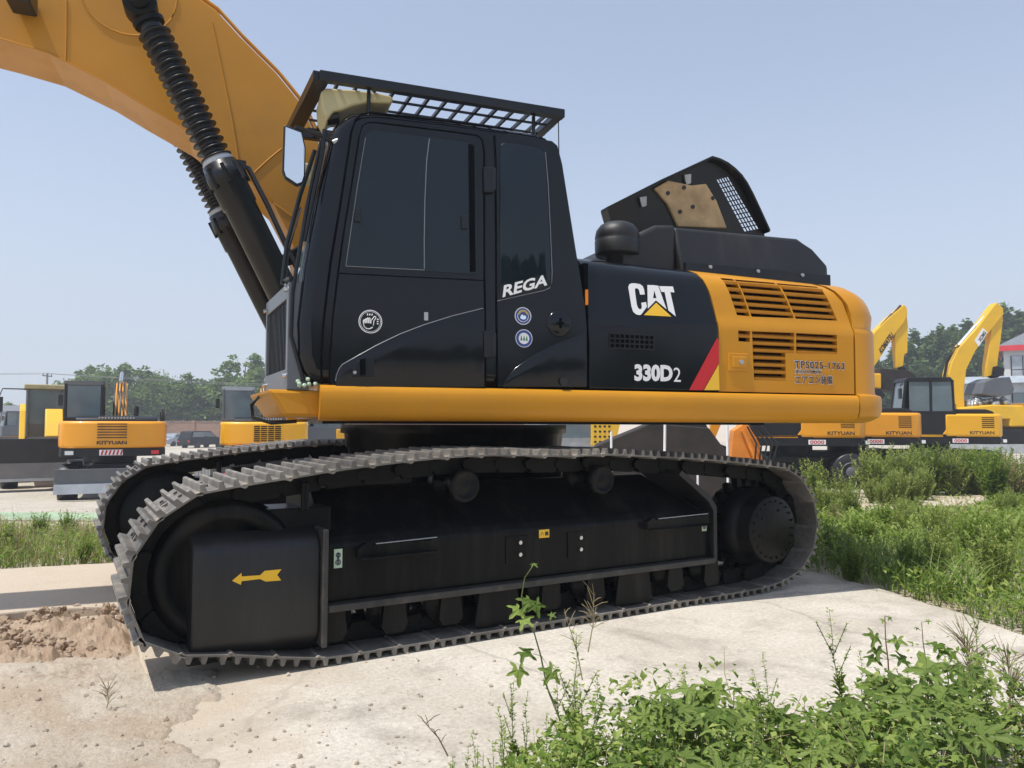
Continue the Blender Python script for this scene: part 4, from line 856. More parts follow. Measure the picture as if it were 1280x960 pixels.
# ================================================================== BACKGROUND MACHINES
def wheel(m, x, y, r, w):
    m.lathe((x, y-w/2, r), (0, 1, 0), [(0, r*.5), (0, r*.93), (.03, r), (w-.03, r), (w, r*.93), (w, r*.5)], n=24)
def compact(name, label, loc, rz, sc_=1, body='bg_yellow', wheels=True, blade=None, boom='up', bandtxt='', tailtxt=None, group=None, cab_tone='bg_black', grid=False):
    R = empty(name, loc, rz); R.scale = (sc_,)*3; tag(R, label, 'excavator', group)
    # undercarriage
    m = MB()
    if wheels:
        m.box(-1.7, 1.55, -.45, .45, .45, .95); m.box(-1.4, 1.35, -.62, .62, .70, .85); m.lathe((0, 0, .9), (0, 0, 1), [(0, .55), (.26, .55)], n=24)
        R_ = m.build('chassis', 'bg_black', R, bevel=.02)
        for x in (-1.25, 1.2):
            for y in (-.98, .98):
                w_ = MB(); wheel(w_, x, y, .48, .42); wo = w_.build('wheel', 'rubber_black', R)
                w_ = MB(); s = -1 if y < 0 else 1; w_.lathe((x, y+s*.17, .48), (0, s, 0), [(0, .26), (.045, .25), (.02, .15), (.07, .12), (.07, .01)], n=18, caps=False); w_.build('rim', 'bg_grey', wo)
        m = MB(); m.box(-2.25, -2.15, -1.2, 1.2, .25, .75); m.box(-2.2, -1.6, -.3, .3, .5, .7); m.build('front_blade', 'bg_black', R, bevel=.02)
    else:
        for y in (-.98, .98):
            m = MB(); pts = [(-1.55+.0, .0)]; P = []
            for k in range(9): a = pi/2+k*pi/8; P.append((-1.35+.36*cos(a), .38+.36*sin(a)))
            for k in range(9): a = -pi/2+k*pi/8; P.append((1.35+.36*cos(a), .38+.36*sin(a)))
            m.prism(P, lambda a, b, c: (a, c, b), y-.27, y+.27); m.build('crawler_track', 'bg_black', R, bevel=.02)
        m = MB(); m.box(-.8, .8, -.8, .8, .4, .9); m.lathe((0, 0, .9), (0, 0, 1), [(0, .6), (.26, .6)], n=24); m.build('chassis', 'bg_black', R)
    if blade:
        m = MB(); m.prism([(2.02, .27), (2.12, .30), (2.05, .55), (2.08, .86), (1.98, .86), (1.92, .5)], lambda a, b, c: (a, c, b), -1.22, 1.22); m.box(1.5, 1.95, -.3, .3, .45, .65); bl = m.build('dozer_blade', 'bg_grey', R, bevel=.01)
        m = MB(); m.prism([(2.10, .27), (2.15, .27), (2.10, .5), (2.06, .5)], lambda a, b, c: (a, c, b), -1.22, 1.22); m.build('cutting_edge', 'galv', bl)
    # platform and body
    m = MB(); P = [(-1.25, -1.2), (1.0, -1.2)]+[(1.0+.62*sin(a), -1.2*cos(a)) for a in [pi*k/10 for k in range(1, 10)]]+[(1.0, 1.2), (-1.25, 1.2)]
    def tail(z0, z1, g=0): return lambda a, b, c: (a-(g if a > .9 else 0), b, c)
    P2 = [(-1.25, -1.22), (1.25, -1.22), (1.50, -1.15), (1.66, -.9), (1.74, -.45), (1.76, 0), (1.74, .45), (1.66, .9), (1.50, 1.15), (1.25, 1.22), (-1.25, 1.22)]
    m.prism(P2, lambda a, b, c: (a*.985, b*.985, c), 1.14, 1.34); m.build('platform', 'bg_black', R, bevel=.01)
    m = MB(); B = [(a if a > 0 else -.05, b) for a, b in P2]; m.prism(B, lambda a, b, c: (a, b, c), 1.345, 2.02); bd = m.build('body', body, R, bevel=.07, seg=3); smooth_by_angle(bd, 40)
    m = MB(); m.prism([(-1.24, .3), (-.06, .3), (-.06, 1.22), (-1.24, 1.22)], lambda a, b, c: (a, b, c), 1.345, 1.9); m.build('tank_cover', body, R, bevel=.05, seg=3)
    m = MB(); m.prism([(-1.22, -1.2), (-.10, -1.2), (-.10, -1.05), (-1.22, -1.05)], lambda a, b, c: (a, b, c), 1.345, 1.42); m.prism([(.30, 1.42), (.30, 2.0), (-.12, 1.42)], lambda a, b, c: (a, c, b), -1.215, -1.17); m.build('side_skirt', body, R, bevel=.01)
    for s in (-1, 1):
        m = MB()
        for k in range(6): m.box(.95, 1.28, s*1.221-.004, s*1.221+.004, 1.62+k*.055, 1.642+k*.055)
        m.build('louvre', 'vent_dark', bd)
    m = MB()
    if grid:
        for i in range(8):
            for j in range(4): m.box(1.75, 1.768, -.30+j*.19, -.14+j*.19, 1.47+i*.058, 1.50+i*.058)
    else:
        for i in range(6): m.box(1.75, 1.768, -.36, .30, 1.60+i*.068, 1.622+i*.068)
    m.build('rear_grille', 'vent_dark' if grid else 'rust_dark', bd)
    m = MB(); m.prism([(-.2, 2.02), (-.1, 2.10), (.2, 2.16), (1.25, 2.16), (1.45, 2.10), (1.5, 2.02)], lambda a, b, c: (a, c, b), -.85, 1.0); eh = m.build('engine_hood', 'bg_black', R, bevel=.05, seg=3); smooth_by_angle(eh, 40)
    m = MB()
    for k in range(12): m.box(1.3, 1.47, -.35+k*.07, -.31+k*.07, 2.085, 2.125)
    m.build('hood_slots', 'galv', eh)
    for y in (-.95, .95):
        m = MB(); m.box(1.60, 1.705, y-.09, y+.09, 1.19, 1.28); m.build('tail_light', 'red_trim' if y > 0 else 'decal_white', R)
    # reflective plate at the rear and side marker
    m = MB(); m.box(1.72, 1.745, -.30, .22, 1.17, 1.31); pl = m.build('marker_plate', 'decal_white', R)
    m = MB()
    for k in range(6): m.prism([(-.27+k*.085, 1.18), (-.23+k*.085, 1.18), (-.20+k*.085, 1.30), (-.24+k*.085, 1.30)], lambda a, b, c: (c, a, b), 1.746, 1.75)
    m.build('stripes', 'decal_red', pl)
    m = MB(); m.box(.15, .58, -1.206, -1.2015, 1.18, 1.30); sp = m.build('marker_plate', 'decal_white', R)
    textmesh(bandtxt or '0000', [(.19, 1.285), (.54, 1.285), (.54, 1.195), (.19, 1.195)], lambda a, b: (a, -1.209, b), 'decal_red', sp, bold=.02)
    if tailtxt: textmesh(tailtxt, [(-.36, 1.53), (.30, 1.53), (.30, 1.44), (-.36, 1.44)], lambda a, b: (1.773, a, b), 'decal_black', bd, bold=.03); textmesh(tailtxt, [(.62, 1.52), (1.28, 1.52), (1.28, 1.43), (.62, 1.43)], lambda a, b: (a, -1.2245, b), 'decal_black', bd, bold=.02)
    m = MB(); m.tube([(.35, 1.15, 2.02), (.35, 1.15, 2.35), (1.3, 1.15, 2.35), (1.3, 1.15, 2.02)], .018, 6); m.tube([(-1.15, 1.15, 1.9), (-1.15, 1.15, 2.3), (-.2, 1.15, 2.3), (-.2, 1.15, 1.9)], .018, 6); m.build('handrail', 'bg_black', R)
    m = MB(); m.lathe((.75, .5, 2.12), (0, 0, 1), [(0, .06), (.18, .06), (.3, .05)], n=12); m.build('exhaust', 'rust_dark', R)
    # cab
    cp = [(-1.28, 1.36), (-1.30, 1.7), (-1.20, 2.5), (-1.10, 3.02), (-1.0, 3.08), (.12, 3.08), (.22, 3.0), (.26, 2.3), (.28, 1.36)]
    m = MB(); y0, y1 = -1.2, -.28; w = .06
    cb = MB()
    def post(a, b, y): cb.tube([(a[0], y, a[1]), (b[0], y, b[1])], .045, 6)
    for y in (y0+.04, y1-.04):
        post((-1.27, 1.45), (-1.08, 3.0), y); post((.24, 1.45), (.2, 3.0), y); post((-.42, 1.45), (-.40, 3.0), y)
    cb.box(-1.30, .28, y0, y1, 1.345, 2.02); cb.prism([(-1.14, 2.96), (-1.05, 3.08), (.14, 3.09), (.25, 2.96)], lambda a, b, c: (a, c, b), y0-.01, y1+.01)
    cb.box(-1.2, .26, y0, y0+.05, 2.0, 2.10); cb.box(.22, .27, y0, y1, 2.0, 2.12)
    cab_ = cb.build('cab', cab_tone, R, bevel=.02)
    m = MB(); m.box(-1.0, .22, y0+.03, y0+.045, 2.05, 2.97); m.box(-1.0, .22, y1-.045, y1-.03, 2.05, 2.97); m.box(.20, .215, y0+.06, y1-.06, 2.08, 2.97); m.prism([(-1.20, 2.05), (-1.08, 2.97), (-1.065, 2.97), (-1.185, 2.05)], lambda a, b, c: (a, c, b), y0+.06, y1-.06); m.build('cab_glass', 'bg_glass', cab_)
    m = MB(); m.box(-.75, -.25, -.98, -.5, 1.9, 2.02); m.box(-.3, -.18, -.98, -.5, 2.0, 2.7); m.build('seat', 'rubber_black', cab_, bevel=.03)
    # boom
    if boom == 'up':
        bp = [(-.55, 1.5), (-.35, 2.0), (-1.1, 3.3), (-2.2, 4.0), (-3.4, 4.0), (-3.5, 3.8), (-2.3, 3.7), (-1.4, 3.05), (-.95, 1.9), (-.85, 1.5)]
        bp = [(a, min(b, 3.15)+max(0, b-3.15)*.0) if 0 else (a, 1.35+(b-1.35)*.68) for a, b in bp]
        m = MB(); m.prism(bp, lambda a, b, c: (a, c, b), -.08, .26); bo = m.build('boom', body, R, bevel=.015)
        m = MB(); m.prism([(-3.5, 3.15), (-3.2, 3.25), (-3.55, 1.7), (-3.8, 1.1), (-3.95, 1.15), (-3.75, 2.2)], lambda a, b, c: (a, c, b), -.04, .22); m.build('arm', body, bo, bevel=.01)
        m = MB(); m.prism([(-4.3, .75), (-3.7, 1.15), (-3.3, 1.0), (-3.1, .6), (-3.35, .2), (-3.8, .1)], lambda a, b, c: (a, c, b), -.3, .5); m.build('bucket', 'bg_blade', bo, bevel=.02)
        m = MB(); m.tube([(-1.15, .09, 1.4), (-1.9, .09, 2.6)], .06); m.tube([(-1.2, .09, 3.15), (-2.9, .09, 3.5)], .05); m.build('boom_cylinder', 'bright_steel', bo)
        m = MB()
        for k in range(4): m.tube([(-.2, -.05+.08*k, 1.95), (-.5, -.05+.08*k, 2.75), (-1.1, -.05+.08*k, 3.0), (-1.6, -.05+.08*k, 3.15)], .025, 6)
        m.build('boom_hoses', 'rubber_black', bo)
    m = MB(); m.tube([(-1.2, -1.25, 2.9), (-1.32, -1.38, 2.85), (-1.33, -1.38, 2.7)], .015); m.box(-1.37, -1.30, -1.44, -1.32, 2.45, 2.75); m.build('mirror', 'rubber_black', cab_)
    return R
def face(dx):         # world angle of the local x axis, given as an angle from the picture's right hand direction, counter clockwise
    return atan2(RH.y, RH.x)+dx
def gp(px, dep): P = D(px, 529, dep); P.z = hz(P); return P
compact('wheeled_excavator', 'orange yellow wheeled excavator seen from behind beside the dark loader bucket, cab on its left', gp(144, 20.3), face(-pi/2+.47), 1.0, 'bg_orange', True, True, 'up', 'X', 'KITYUAN', group='small excavators parked in the yard', cab_tone='bg_black')
compact('compact_excavator', 'yellow small excavator seen from behind with grey cab and square vent grid', gp(330, 23.0), face(-pi/2+.34), 1.0, 'bg_yellow', False, None, 'up', 'X', None, group='small excavators parked in the yard', cab_tone='bg_grey', grid=True)
compact('wheeled_excavator', 'orange wheeled excavator mostly hidden behind the rear track and counterweight', gp(988, 20.5), face(-.12), 1.0, 'bg_orange', True, None, 'up', '0000', 'KITYUAN', group='wheeled excavators lined up on the right')
compact('wheeled_excavator', 'orange wheeled excavator just right of the big counterweight, its cab hidden', gp(1059, 21.6), face(-.12), 1.0, 'bg_orange', True, None, 'up', '0000', 'KITYUAN', group='wheeled excavators lined up on the right')
compact('wheeled_excavator', 'yellow wheeled excavator with black cab in full view at the right, rightmost of the row', gp(1161, 23), face(-.12), 1.0, 'bg_yellow', True, None, None, '0000', 'KITYUAN', group='wheeled excavators lined up on the right')
compact('wheeled_excavator', 'far small excavator behind the left loader among the distant machines', gp(22, 52), face(.9), 1.0, 'bg_orange', True, None, 'up', '', None, cab_tone='bg_grey')
compact('wheeled_excavator', 'far excavator seen beneath the big boom at the gap beside the slewing ring', gp(412, 30), face(.5), .9, 'bg_yellow', True, None, 'up', '', None, cab_tone='bg_grey')

# ---- big machines with booms on the right: outlines surveyed on a vertical plane at their distance
def plane_thing(dep, org=(1080, 370), sc_=4.8):
    def f(x, y, c=0):
        return D(org[0]+x/sc_, org[1]+y/sc_, dep)+FH*c
    return f
def pp(mb, pts, f, c0, c1, mi=0): mb.prism(pts, lambda a, b, c: f(a, b, c), c0, c1, mi)
f = plane_thing(29)
B = tag(empty('large_excavator', (0, 0, 0)), 'yellow large excavator whose arched boom rises just beyond the counterweight, rusty bucket below', 'excavator')
m = MB(); pp(m, [(-60, 420), (0, 300), (75, 205), (150, 130), (215, 75), (240, 50), (258, 70), (262, 110), (240, 160), (195, 215), (85, 390), (0, 520), (-60, 600)], f, 0, .45); bo = m.build('boom', 'bg_lemon', B, bevel=.02)
m = MB(); pp(m, [(205, 130), (262, 90), (272, 180), (268, 340), (250, 350), (240, 440), (205, 452), (190, 260)], f, .08, .36); m.build('arm', 'bg_lemon', B, bevel=.02)
m = MB(); m.tube([f(95, 205, .1), f(180, 110, .1)], .09); m.tube([f(180, 110, .1), f(228, 55, .1)], .05); m.build('arm_cylinder', 'bg_black', B)
m = MB(); pp(m, [(235, 420), (250, 435), (262, 465), (240, 460), (200, 430)], f, 0, .4); m.build('bucket_link', 'bg_black', B)
m = MB(); pp(m, [(60, 440), (150, 445), (230, 455), (272, 480), (280, 520), (240, 560), (150, 575), (70, 560), (40, 500)], f, -.5, .7); m.build('bucket', 'rust_dark', B, bevel=.03)
q = [(88, 318), (160, 214), (180, 240), (104, 352)]; textmesh('KOMATSU', q, lambda a, b: f(a, b, -.012), 'decal_black', bo, bold=.04)
m = MB(); pp(m, [(-150, 560), (-150, 470), (60, 470), (60, 560)], f, -.6, 1.6); m.build('body', 'bg_yellow', B, bevel=.05)
m = MB(); pp(m, [(-160, 600), (-160, 640), (40, 640), (70, 600), (40, 560), (-160, 560)], f, -.8, 1.9); m.build('crawler_track', 'bg_black', B, bevel=.05)
f = plane_thing(31)
B = tag(empty('large_excavator', (0, 0, 0)), 'yellow large excavator at far right, bent boom high, grey bucket over rubble', 'excavator')
bo_pts = [(540, 690), (530, 560), (498, 540), (495, 470), (515, 400), (570, 300), (690, 180), (775, 65), (800, 38), (835, 72), (838, 110), (770, 195), (668, 330), (615, 440), (600, 560), (605, 690)]
bo_pts = [(545, 690), (520, 560), (510, 470), (528, 400), (572, 310), (690, 180), (775, 65), (800, 38), (835, 72), (838, 110), (770, 195), (668, 330), (615, 440), (600, 560), (605, 690)]
m = MB(); pp(m, bo_pts, f, 0, .5); bo = m.build('boom', 'bg_lemon', B, bevel=.02)
m = MB(); pp(m, [(785, 110), (838, 90), (842, 140), (830, 250), (812, 380), (806, 465), (745, 485), (742, 430), (765, 250)], f, .08, .40); m.build('arm', 'bg_lemon', B, bevel=.02)
m = MB(); m.tube([f(590, 296, .25), f(690, 180, .25)], .10); m.tube([f(690, 180, .25), f(785, 70, .25)], .055); m.build('arm_cylinder', 'galv', B)
m = MB()
for k in range(3): m.tube([f(505-k*8, 560, .1), f(497-k*6, 480, .1), f(512-k*6, 400, .1), f(560-k*8, 310, .1), f(590, 296, .1)], .022, 6)
m.build('hoses', 'rust_dark', B)
m = MB(); pp(m, [(780, 425), (800, 420), (845, 435), (838, 470), (800, 490), (770, 480)], f, 0, .45); m.build('bucket_link', 'bg_black', B)
m = MB(); pp(m, [(665, 590), (690, 520), (745, 495), (838, 488), (865, 560), (850, 592), (790, 605), (720, 600)], f, -.4, .8); m.build('bucket', 'bg_grey', B, bevel=.03)
m = MB(); pp(m, [(662, 268), (712, 192), (740, 218), (688, 304)], f, -.012, -.005); pt = m.build('name_plate', 'decal_white', bo)
textmesh('XCMG', [(682, 262), (718, 208), (733, 222), (698, 278)], lambda a, b: f(a, b, -.02), 'decal_black', pt, bold=.03)
m = MB(); pp(m, [(560, 670), (700, 655), (880, 660), (895, 715), (1000, 715), (1150, 715), (1150, 780), (800, 785), (800, 740), (560, 735)], f, -.8, 1.6); m.build('body', 'bg_lemon', B, bevel=.05)
m = MB(); pp(m, [(880, 640), (1150, 640), (1150, 830), (800, 835), (800, 790), (895, 785)], f, .9, 1.5); m.build('fender', 'bg_yellow', B, bevel=.04)
m = MB(); pp(m, [(600, 840), (620, 885), (1130, 885), (1150, 840), (1130, 800), (620, 800)], f, -1, 1.8); m.build('crawler_track', 'bg_black', B, bevel=.05)
rr = random.Random(5); m = MB()
for k in range(90):
    P = f(rr.uniform(640, 880), rr.uniform(625, 660), rr.uniform(-.3, 1.0)); r = rr.uniform(.08, .2)
    m.lathe(P, (rr.uniform(-1, 1), rr.uniform(-1, 1), rr.uniform(-1, 1)), [(-r, r*.3), (-r*.3, r), (r*.5, r*.8), (r, r*.2)], n=6)
tag(m.build('rubble', 'galv'), 'grey broken rubble piled beneath the grey bucket', 'rubble', kind='stuff')

# ---- wheel loader on the left
L0 = gp(60, 23.5); L = tag(empty('wheel_loader', L0, face(-pi/2+.58)), 'yellow wheel loader with wide dark bucket raised, at the left edge', 'loader')
# local: +x toward the camera
m = MB(); m.prism([(1.55, .8), (2.3, .36), (2.42, .34), (2.40, .42), (2.0, .9), (1.9, 1.5), (1.7, 1.58), (1.5, 1.3)], lambda a, b, c: (a, c, b), -2.3, .75); bk = m.build('bucket', 'bg_blade', L, bevel=.02)
m = MB(); m.v = []; m.box(2.40, 2.44, -2.25, .7, .33, .41); m.build('cutting_edge', 'galv', bk)
m = MB(); m.box(1.98, 2.06, -2.3, .75, .42, 1.52); m.build('bucket_back', 'bg_blade', bk, bevel=.01)
for y in (-.95, .95):
    for x in (-2.2, .5):
        w_ = MB(); wheel(w_, x, y, .62, .45); w_.build('wheel', 'rubber_black', L)
m = MB(); m.box(-3.0, .9, -.6, .6, .7, 1.25); m.box(-3.1, -1.2, -.7, .7, 1.2, 2.0); m.build('body', 'bg_lemon', L, bevel=.05)
m = MB(); m.prism([(.9, 1.2), (1.75, 1.3), (1.75, 1.6), (.9, 2.4), (.5, 2.4), (.5, 1.2)], lambda a, b, c: (a, c, b), -.1, .35); m.prism([(.6, 2.3), (1.2, 2.1), (1.85, 1.3), (1.95, 1.4), (1.4, 2.35), (.7, 2.55)], lambda a, b, c: (a, c, b), -.75, -.6); m.prism([(.6, 2.3), (1.2, 2.1), (1.85, 1.3), (1.95, 1.4), (1.4, 2.35), (.7, 2.55)], lambda a, b, c: (a, c, b), .5, .65); m.build('lift_arms', 'bg_lemon', L, bevel=.02)
cb = MB(); 
for x in (-1.1, .35):
    for y in (-.55, .62): cb.tube([(x, y, 1.3), (x, y, 3.05)], .05, 6)
cb.box(-1.1, .35, -.58, .65, 1.25, 1.95); lc = cb.build('cab', 'bg_grey', L)
m = MB(); m.box(-1.2, .5, -.66, .74, 3.02, 3.16); m.build('cab_roof', 'beige_cover', lc, bevel=.03)
m = MB(); m.box(.33, .345, -.5, .58, 1.95, 3.02); m.box(-1.05, .3, -.56, -.545, 1.95, 3.02); m.box(-1.05, .3, .615, .63, 1.95, 3.02); m.build('cab_glass', 'bg_glass', lc)
m = MB(); m.tube([(.4, -.6, 3.0), (.5, -1.2, 3.0), (.5, -1.3, 2.7)], .02); m.box(.45, .53, -1.42, -1.18, 2.3, 2.75); m.build('mirror', 'rubber_black', lc)

# ---- cars
def car(name, label, loc, rz, kind, body):
    R = tag(empty(name, loc, rz), label, 'car')
    if kind == 'sedan': pr = [(-2.3, .35), (-2.3, .7), (-2.2, .88), (-1.55, .98), (-.9, 1.42), (.5, 1.46), (1.35, 1.05), (2.15, .92), (2.3, .7), (2.3, .35)]; gl = [(-1.4, 1.0), (-.88, 1.36), (.48, 1.40), (1.2, 1.04)]
    else: pr = [(-2.35, .4), (-2.35, 1.0), (-2.25, 1.15), (-2.05, 1.7), (-1.9, 1.78), (.4, 1.78), (1.2, 1.2), (2.15, 1.1), (2.35, .9), (2.35, .4)]; gl = [(-2.0, 1.2), (-1.85, 1.68), (.38, 1.68), (1.0, 1.2)]
    m = MB(); m.prism(pr, lambda a, b, c: (a, c*(1 if b < 1.05 else .86), b), -.9, .9); b = m.build('body', body, R, bevel=.06, seg=3); smooth_by_angle(b, 40)
    m = MB(); m.prism(gl, lambda a, b, c: (a, c, b), -.875, .875)
    m.v = [(x, y*(1.0 if z < 1.1 else .93), z) for x, y, z in m.v]; m.prism([(gl[0][0]-.12, gl[0][1]+.02), (gl[1][0]-.03, gl[1][1]), (gl[1][0]+.02, gl[1][1]), (gl[0][0], gl[0][1])], lambda a, b, c: (a, c, b), -.68, .68); m.build('windows', 'bg_glass', R)
    for x in (-1.4, 1.4):
        for y in (-.82, .82): w_ = MB(); wheel(w_, x, y, .33, .22); w_.build('wheel', 'rubber_black', R)
    for y in (-.68, .68): m = MB(); m.box(-2.36, -2.28, y-.15, y+.15, .72, .84); m.build('tail_light', 'red_trim', R)
    return R
car('parked_car', 'silver sedan parked by the brick wall, left of the black car', gp(221, 82), face(pi/2-.3), 'sedan', 'silver_car')
car('parked_car', 'black boxy car parked by the brick wall, right of the silver sedan', gp(253, 76), face(pi/2-.4), 'suv', 'bg_black')

# ---- bin, pallets, red sheet, posts
P = gp(264, 27); R = tag(empty('metal_crate', P, face(-.1)), 'grey ribbed metal crate standing left of the yellow small excavator', 'crate')
m = MB(); m.prism([(-.38, 0), (.38, 0), (.44, .62), (-.44, .62)], lambda a, b, c: (a, c, b), -.4, .4); m.build('box', 'galv', R, bevel=.02)
m = MB(); m.box(-.46, .46, -.44, .44, .60, .66)
for k in range(7): a = -.36+k*.12; m.box(a-.012, a+.012, -.425, -.40, .02, .6)
m.build('rim', 'galv', R)
for k in range(3):
    P = gp(222, 29); P.z += k*.14; R = tag(empty('pallet', P, face(0)), ('bottom', 'middle', 'top')[k]+' pallet of the low stack left of the grey crate', 'pallet', 'stacked pallets')
    m = MB()
    for j in range(9): a = -.6+j*.14; m.box(a, a+.1, -.5, .5, .10, .125)
    m.build('deck_boards', 'wood', R); m = MB()
    for b in (-.5, -.05, .4): m.box(-.6, .62, b, b+.1, 0, .1)
    m.build('bearers', 'wood', R)
P = gp(296, 20.5); R_ = MB(); R_.prism([(-.75, .02), (.7, .02), (.9, .08), (-.5, .16), (-.8, .1)], lambda a, b, c: (a, c, b), -.5, .6); o = R_.build('red_cover', 'red_sheet', None, bevel=.02); o.location = P; o.location.z += .42; o.rotation_euler.z = face(0); tag(o, 'red sheet lying on wooden blocks below the yellow small excavator', 'sheet')
m = MB()
for a in (-.6, .0, .6): m.box(a-.12, a+.12, -.5, .5, 0, .44)
o = m.build('timber_stack', 'wood'); o.location = P; o.rotation_euler.z = face(0); tag(o, 'timber blocks carrying the red sheet', 'timber')
for i, (px_, dep, h_, lean_) in enumerate(((764, 14.5, 1.5, 0), (829, 12.5, 1.6, .02), (909, 13, 1.6, 0), (841, 17, 1.6, 0), (871.5, 15, .75, 0))):
    P = gp(px_, dep); m = MB(); m.tube([(0, 0, -.05), (lean_, 0, h_*.5), (lean_*2, 0, h_)], .022, 8); m.lathe((0, 0, -.02), (0, 0, 1), [(0, .09), (.03, .09), (.04, .03)], n=12)
    o = m.build('marker_post', 'post_white'); o.location = P
    tag(o, ['thin white post seen under the machine, leftmost of the five', 'tallest looking thick white post under the machine', 'thin white post beside the wheeled excavator, rightmost of the five', 'thin grey white post just right of the thick one', 'short stub post between the other white posts'][i], 'post', 'white posts behind the excavator')
# truck cab and the big dark bucket seen in the gap below the machine
P = gp(700, 30); R = tag(empty('truck', P, face(.3)), 'grey truck with slanted yellow dotted panel seen below the machine', 'truck')
m = MB(); m.box(-1.2, 1.2, -1, 1, .5, 2.4); b = m.build('cab', 'galv', R, bevel=.08); m = MB(); m.box(-.9, .9, -1.02, -1.0, 1.3, 2.1); m.box(-.9, .9, -1.03, -1.01, .65, .95); m.build('windscreen', 'bg_glass', b)
for x in (-.9, .9): w_ = MB(); wheel(w_, x, 0, .5, 1.9); w_.build('wheel', 'rubber_black', R)
m = MB(); m.prism([(.9, 1.0), (1.9, 1.0), (2.2, 2.2), (.9, 2.2)], lambda a, b, c: (a, c, b), -1.1, -1.0); yp = m.build('panel', 'decal_yellow', R)
m = MB()
for i in range(4):
    for j in range(4): m.box(1.0+i*.2, 1.1+i*.2, -1.11, -1.10, 1.1+j*.2, 1.18+j*.2)
m.build('panel_slots', 'bg_black', yp)
P = gp(800, 17); R = tag(empty('excavator_bucket', P, face(-.1)), 'huge dark rusty bucket lying on the yard behind the machine', 'bucket')
m = MB(); m.prism([(-1.7, 0), (-1.0, 1.2), (.2, 1.7), (1.4, 1.6), (1.9, .9), (1.8, .1), (.4, -.02)], lambda a, b, c: (a, c, b), -.8, .8); sh = m.build('shell', 'rust_dark', R, bevel=.03)
m = MB()
for k in range(5): m.prism([(-1.7, 0), (-2.0, -.02), (-1.65, .16)], lambda a, b, c: (a, c, b), -.75+k*.34, -.63+k*.34)
m.build('teeth', 'bg_blade', sh)
m = MB()
for y in (-.35, .35): m.prism([(.6, 1.6), (.9, 2.0), (1.25, 1.95), (1.5, 1.5)], lambda a, b, c: (a, c, b), y-.04, y+.04)
m.build('lugs', 'bg_blade', sh)
P = gp(925, 18); R = tag(empty('hydraulic_coupler', P, face(-.1)), 'orange excavator linkage resting behind the rear track', 'attachment')
m = MB(); m.prism([(-.3, .6), (-.2, 1.5), (.1, 1.7), (.4, 1.2), (.5, .6), (.1, .4)], lambda a, b, c: (a, c, b), -.25, .25); m.tube([(.0, -.3, 1.5), (.3, -.3, .7), (.8, -.3, .6)], .05); m.build('frame', 'orange_part', R, bevel=.02)
m = MB(); 
for k in range(5): m.tube([(.1+.08*k, -.34, 1.6), (.3+.12*k, -.36, 1.2), (.25+.1*k, -.34, .7)], .02, 6)
m.build('hoses', 'rubber_black', R)
m = MB(); wheel(m, 0, 0, .5, .42); m.build('wheel', 'rubber_black', R, loc=(.3, .1, 0))

# ---- brick wall, buildings, pole and wires
a, b = gp(-260, 90), gp(700, 90)
m = MB(); L_ = (b-a).length; m.box(0, L_, 0, .24, 0, 2.75); m.box(0, L_, -.05, .29, 2.75, 2.83)
for k in range(int(L_/6)): m.box(k*6, k*6+.4, -.1, 0, 0, 2.9)
o = m.build('brick_wall', 'brick'); o.location = a; o.rotation_euler.z = atan2((b-a).y, (b-a).x); tag(o, 'long low brick wall closing the yard behind the parked cars', 'wall')
def house(name, label, loc, rz, w, dep, h, storeys, wallm, roofm, trim, base=None, pitch=.2):
    R = tag(empty(name, loc, rz), label, 'building')
    m = MB(); m.box(0, w, 0, dep, 0, h); wl = m.build('wall', wallm, R)
    m = MB(); e = .5; m.add([(-e, -e, h), (w+e, -e, h), (w+e, dep+e, h), (-e, dep+e, h), (w*.12, dep/2, h+dep*pitch), (w*.88, dep/2, h+dep*pitch)], [(0, 1, 5, 4), (1, 2, 5), (2, 3, 4, 5), (3, 0, 4), (3, 2, 1, 0)]); m.build('roof', roofm, R)
    m = MB(); m.box(-e-.02, w+e+.02, -e-.04, -e+.0, h-.35, h+.08); m.box(-e-.04, -e, -e, dep+e, h-.35, h+.08); m.build('fascia', trim, R)
    for s in range(storeys):
        z0 = h*(s+.28)/storeys; z1 = h*(s+.82)/storeys if storeys > 1 else h*.8; n = max(2, int(w/3.2))
        for k in range(n):
            x0 = w*(k+.14)/n; x1 = w*(k+.86)/n
            m = MB(); m.box(x0, x1, -.05, .0, z0, z1); wi = m.build('window', 'bg_black', wl)
            m = MB(); nx = 3
            for i in range(nx):
                for j in range(2):
                    m.box(x0+.08+(x1-x0-.08)*i/nx, x0+(x1-x0)*(i+1)/nx-.02, -.07, -.05, z0+.08+(z1-z0-.08)*j/2, z0+(z1-z0)*(j+1)/2-.02)
            m.build('pane', 'galv' if trim == 'red_trim' else 'bg_glass', wi)
    if base: m = MB(); m.box(-.03, w+.03, -.03, .0, h*(.40), h*.5); m.build('band', base, wl)
    return R
P = gp(1257, 58); house('two_storey_building', 'white two storey building with red fascia and hipped grey roof at the right edge', P, face(-.62), 16, 9, 8.0, 2, 'white_wall', 'grey_roof', 'red_trim', 'blue_trim')
P = gp(1163, 50); house('long_shed', 'low shed with pale blue roof edge behind the bent boom', P, face(-.52), 8.0, 6, 4.9, 1, 'galv', 'blue_roof', 'blue_roof', 'blue_trim', .04)
P = gp(-40, 70); house('long_shed', 'low grey shed at the far left behind the loader', P, face(.1), 7, 6, 3.0, 1, 'galv', 'grey_roof', 'galv')
P = gp(57, 88); m = MB(); m.tube([(0, 0, 0), (0, 0, 8.4)], [.16, .11], 10); m.box(-.9, .9, -.05, .05, 8.0, 8.12); 
for x in (-.8, .8): m.cyl((x, 0, 8.1), (x, 0, 8.35), .05, n=8)
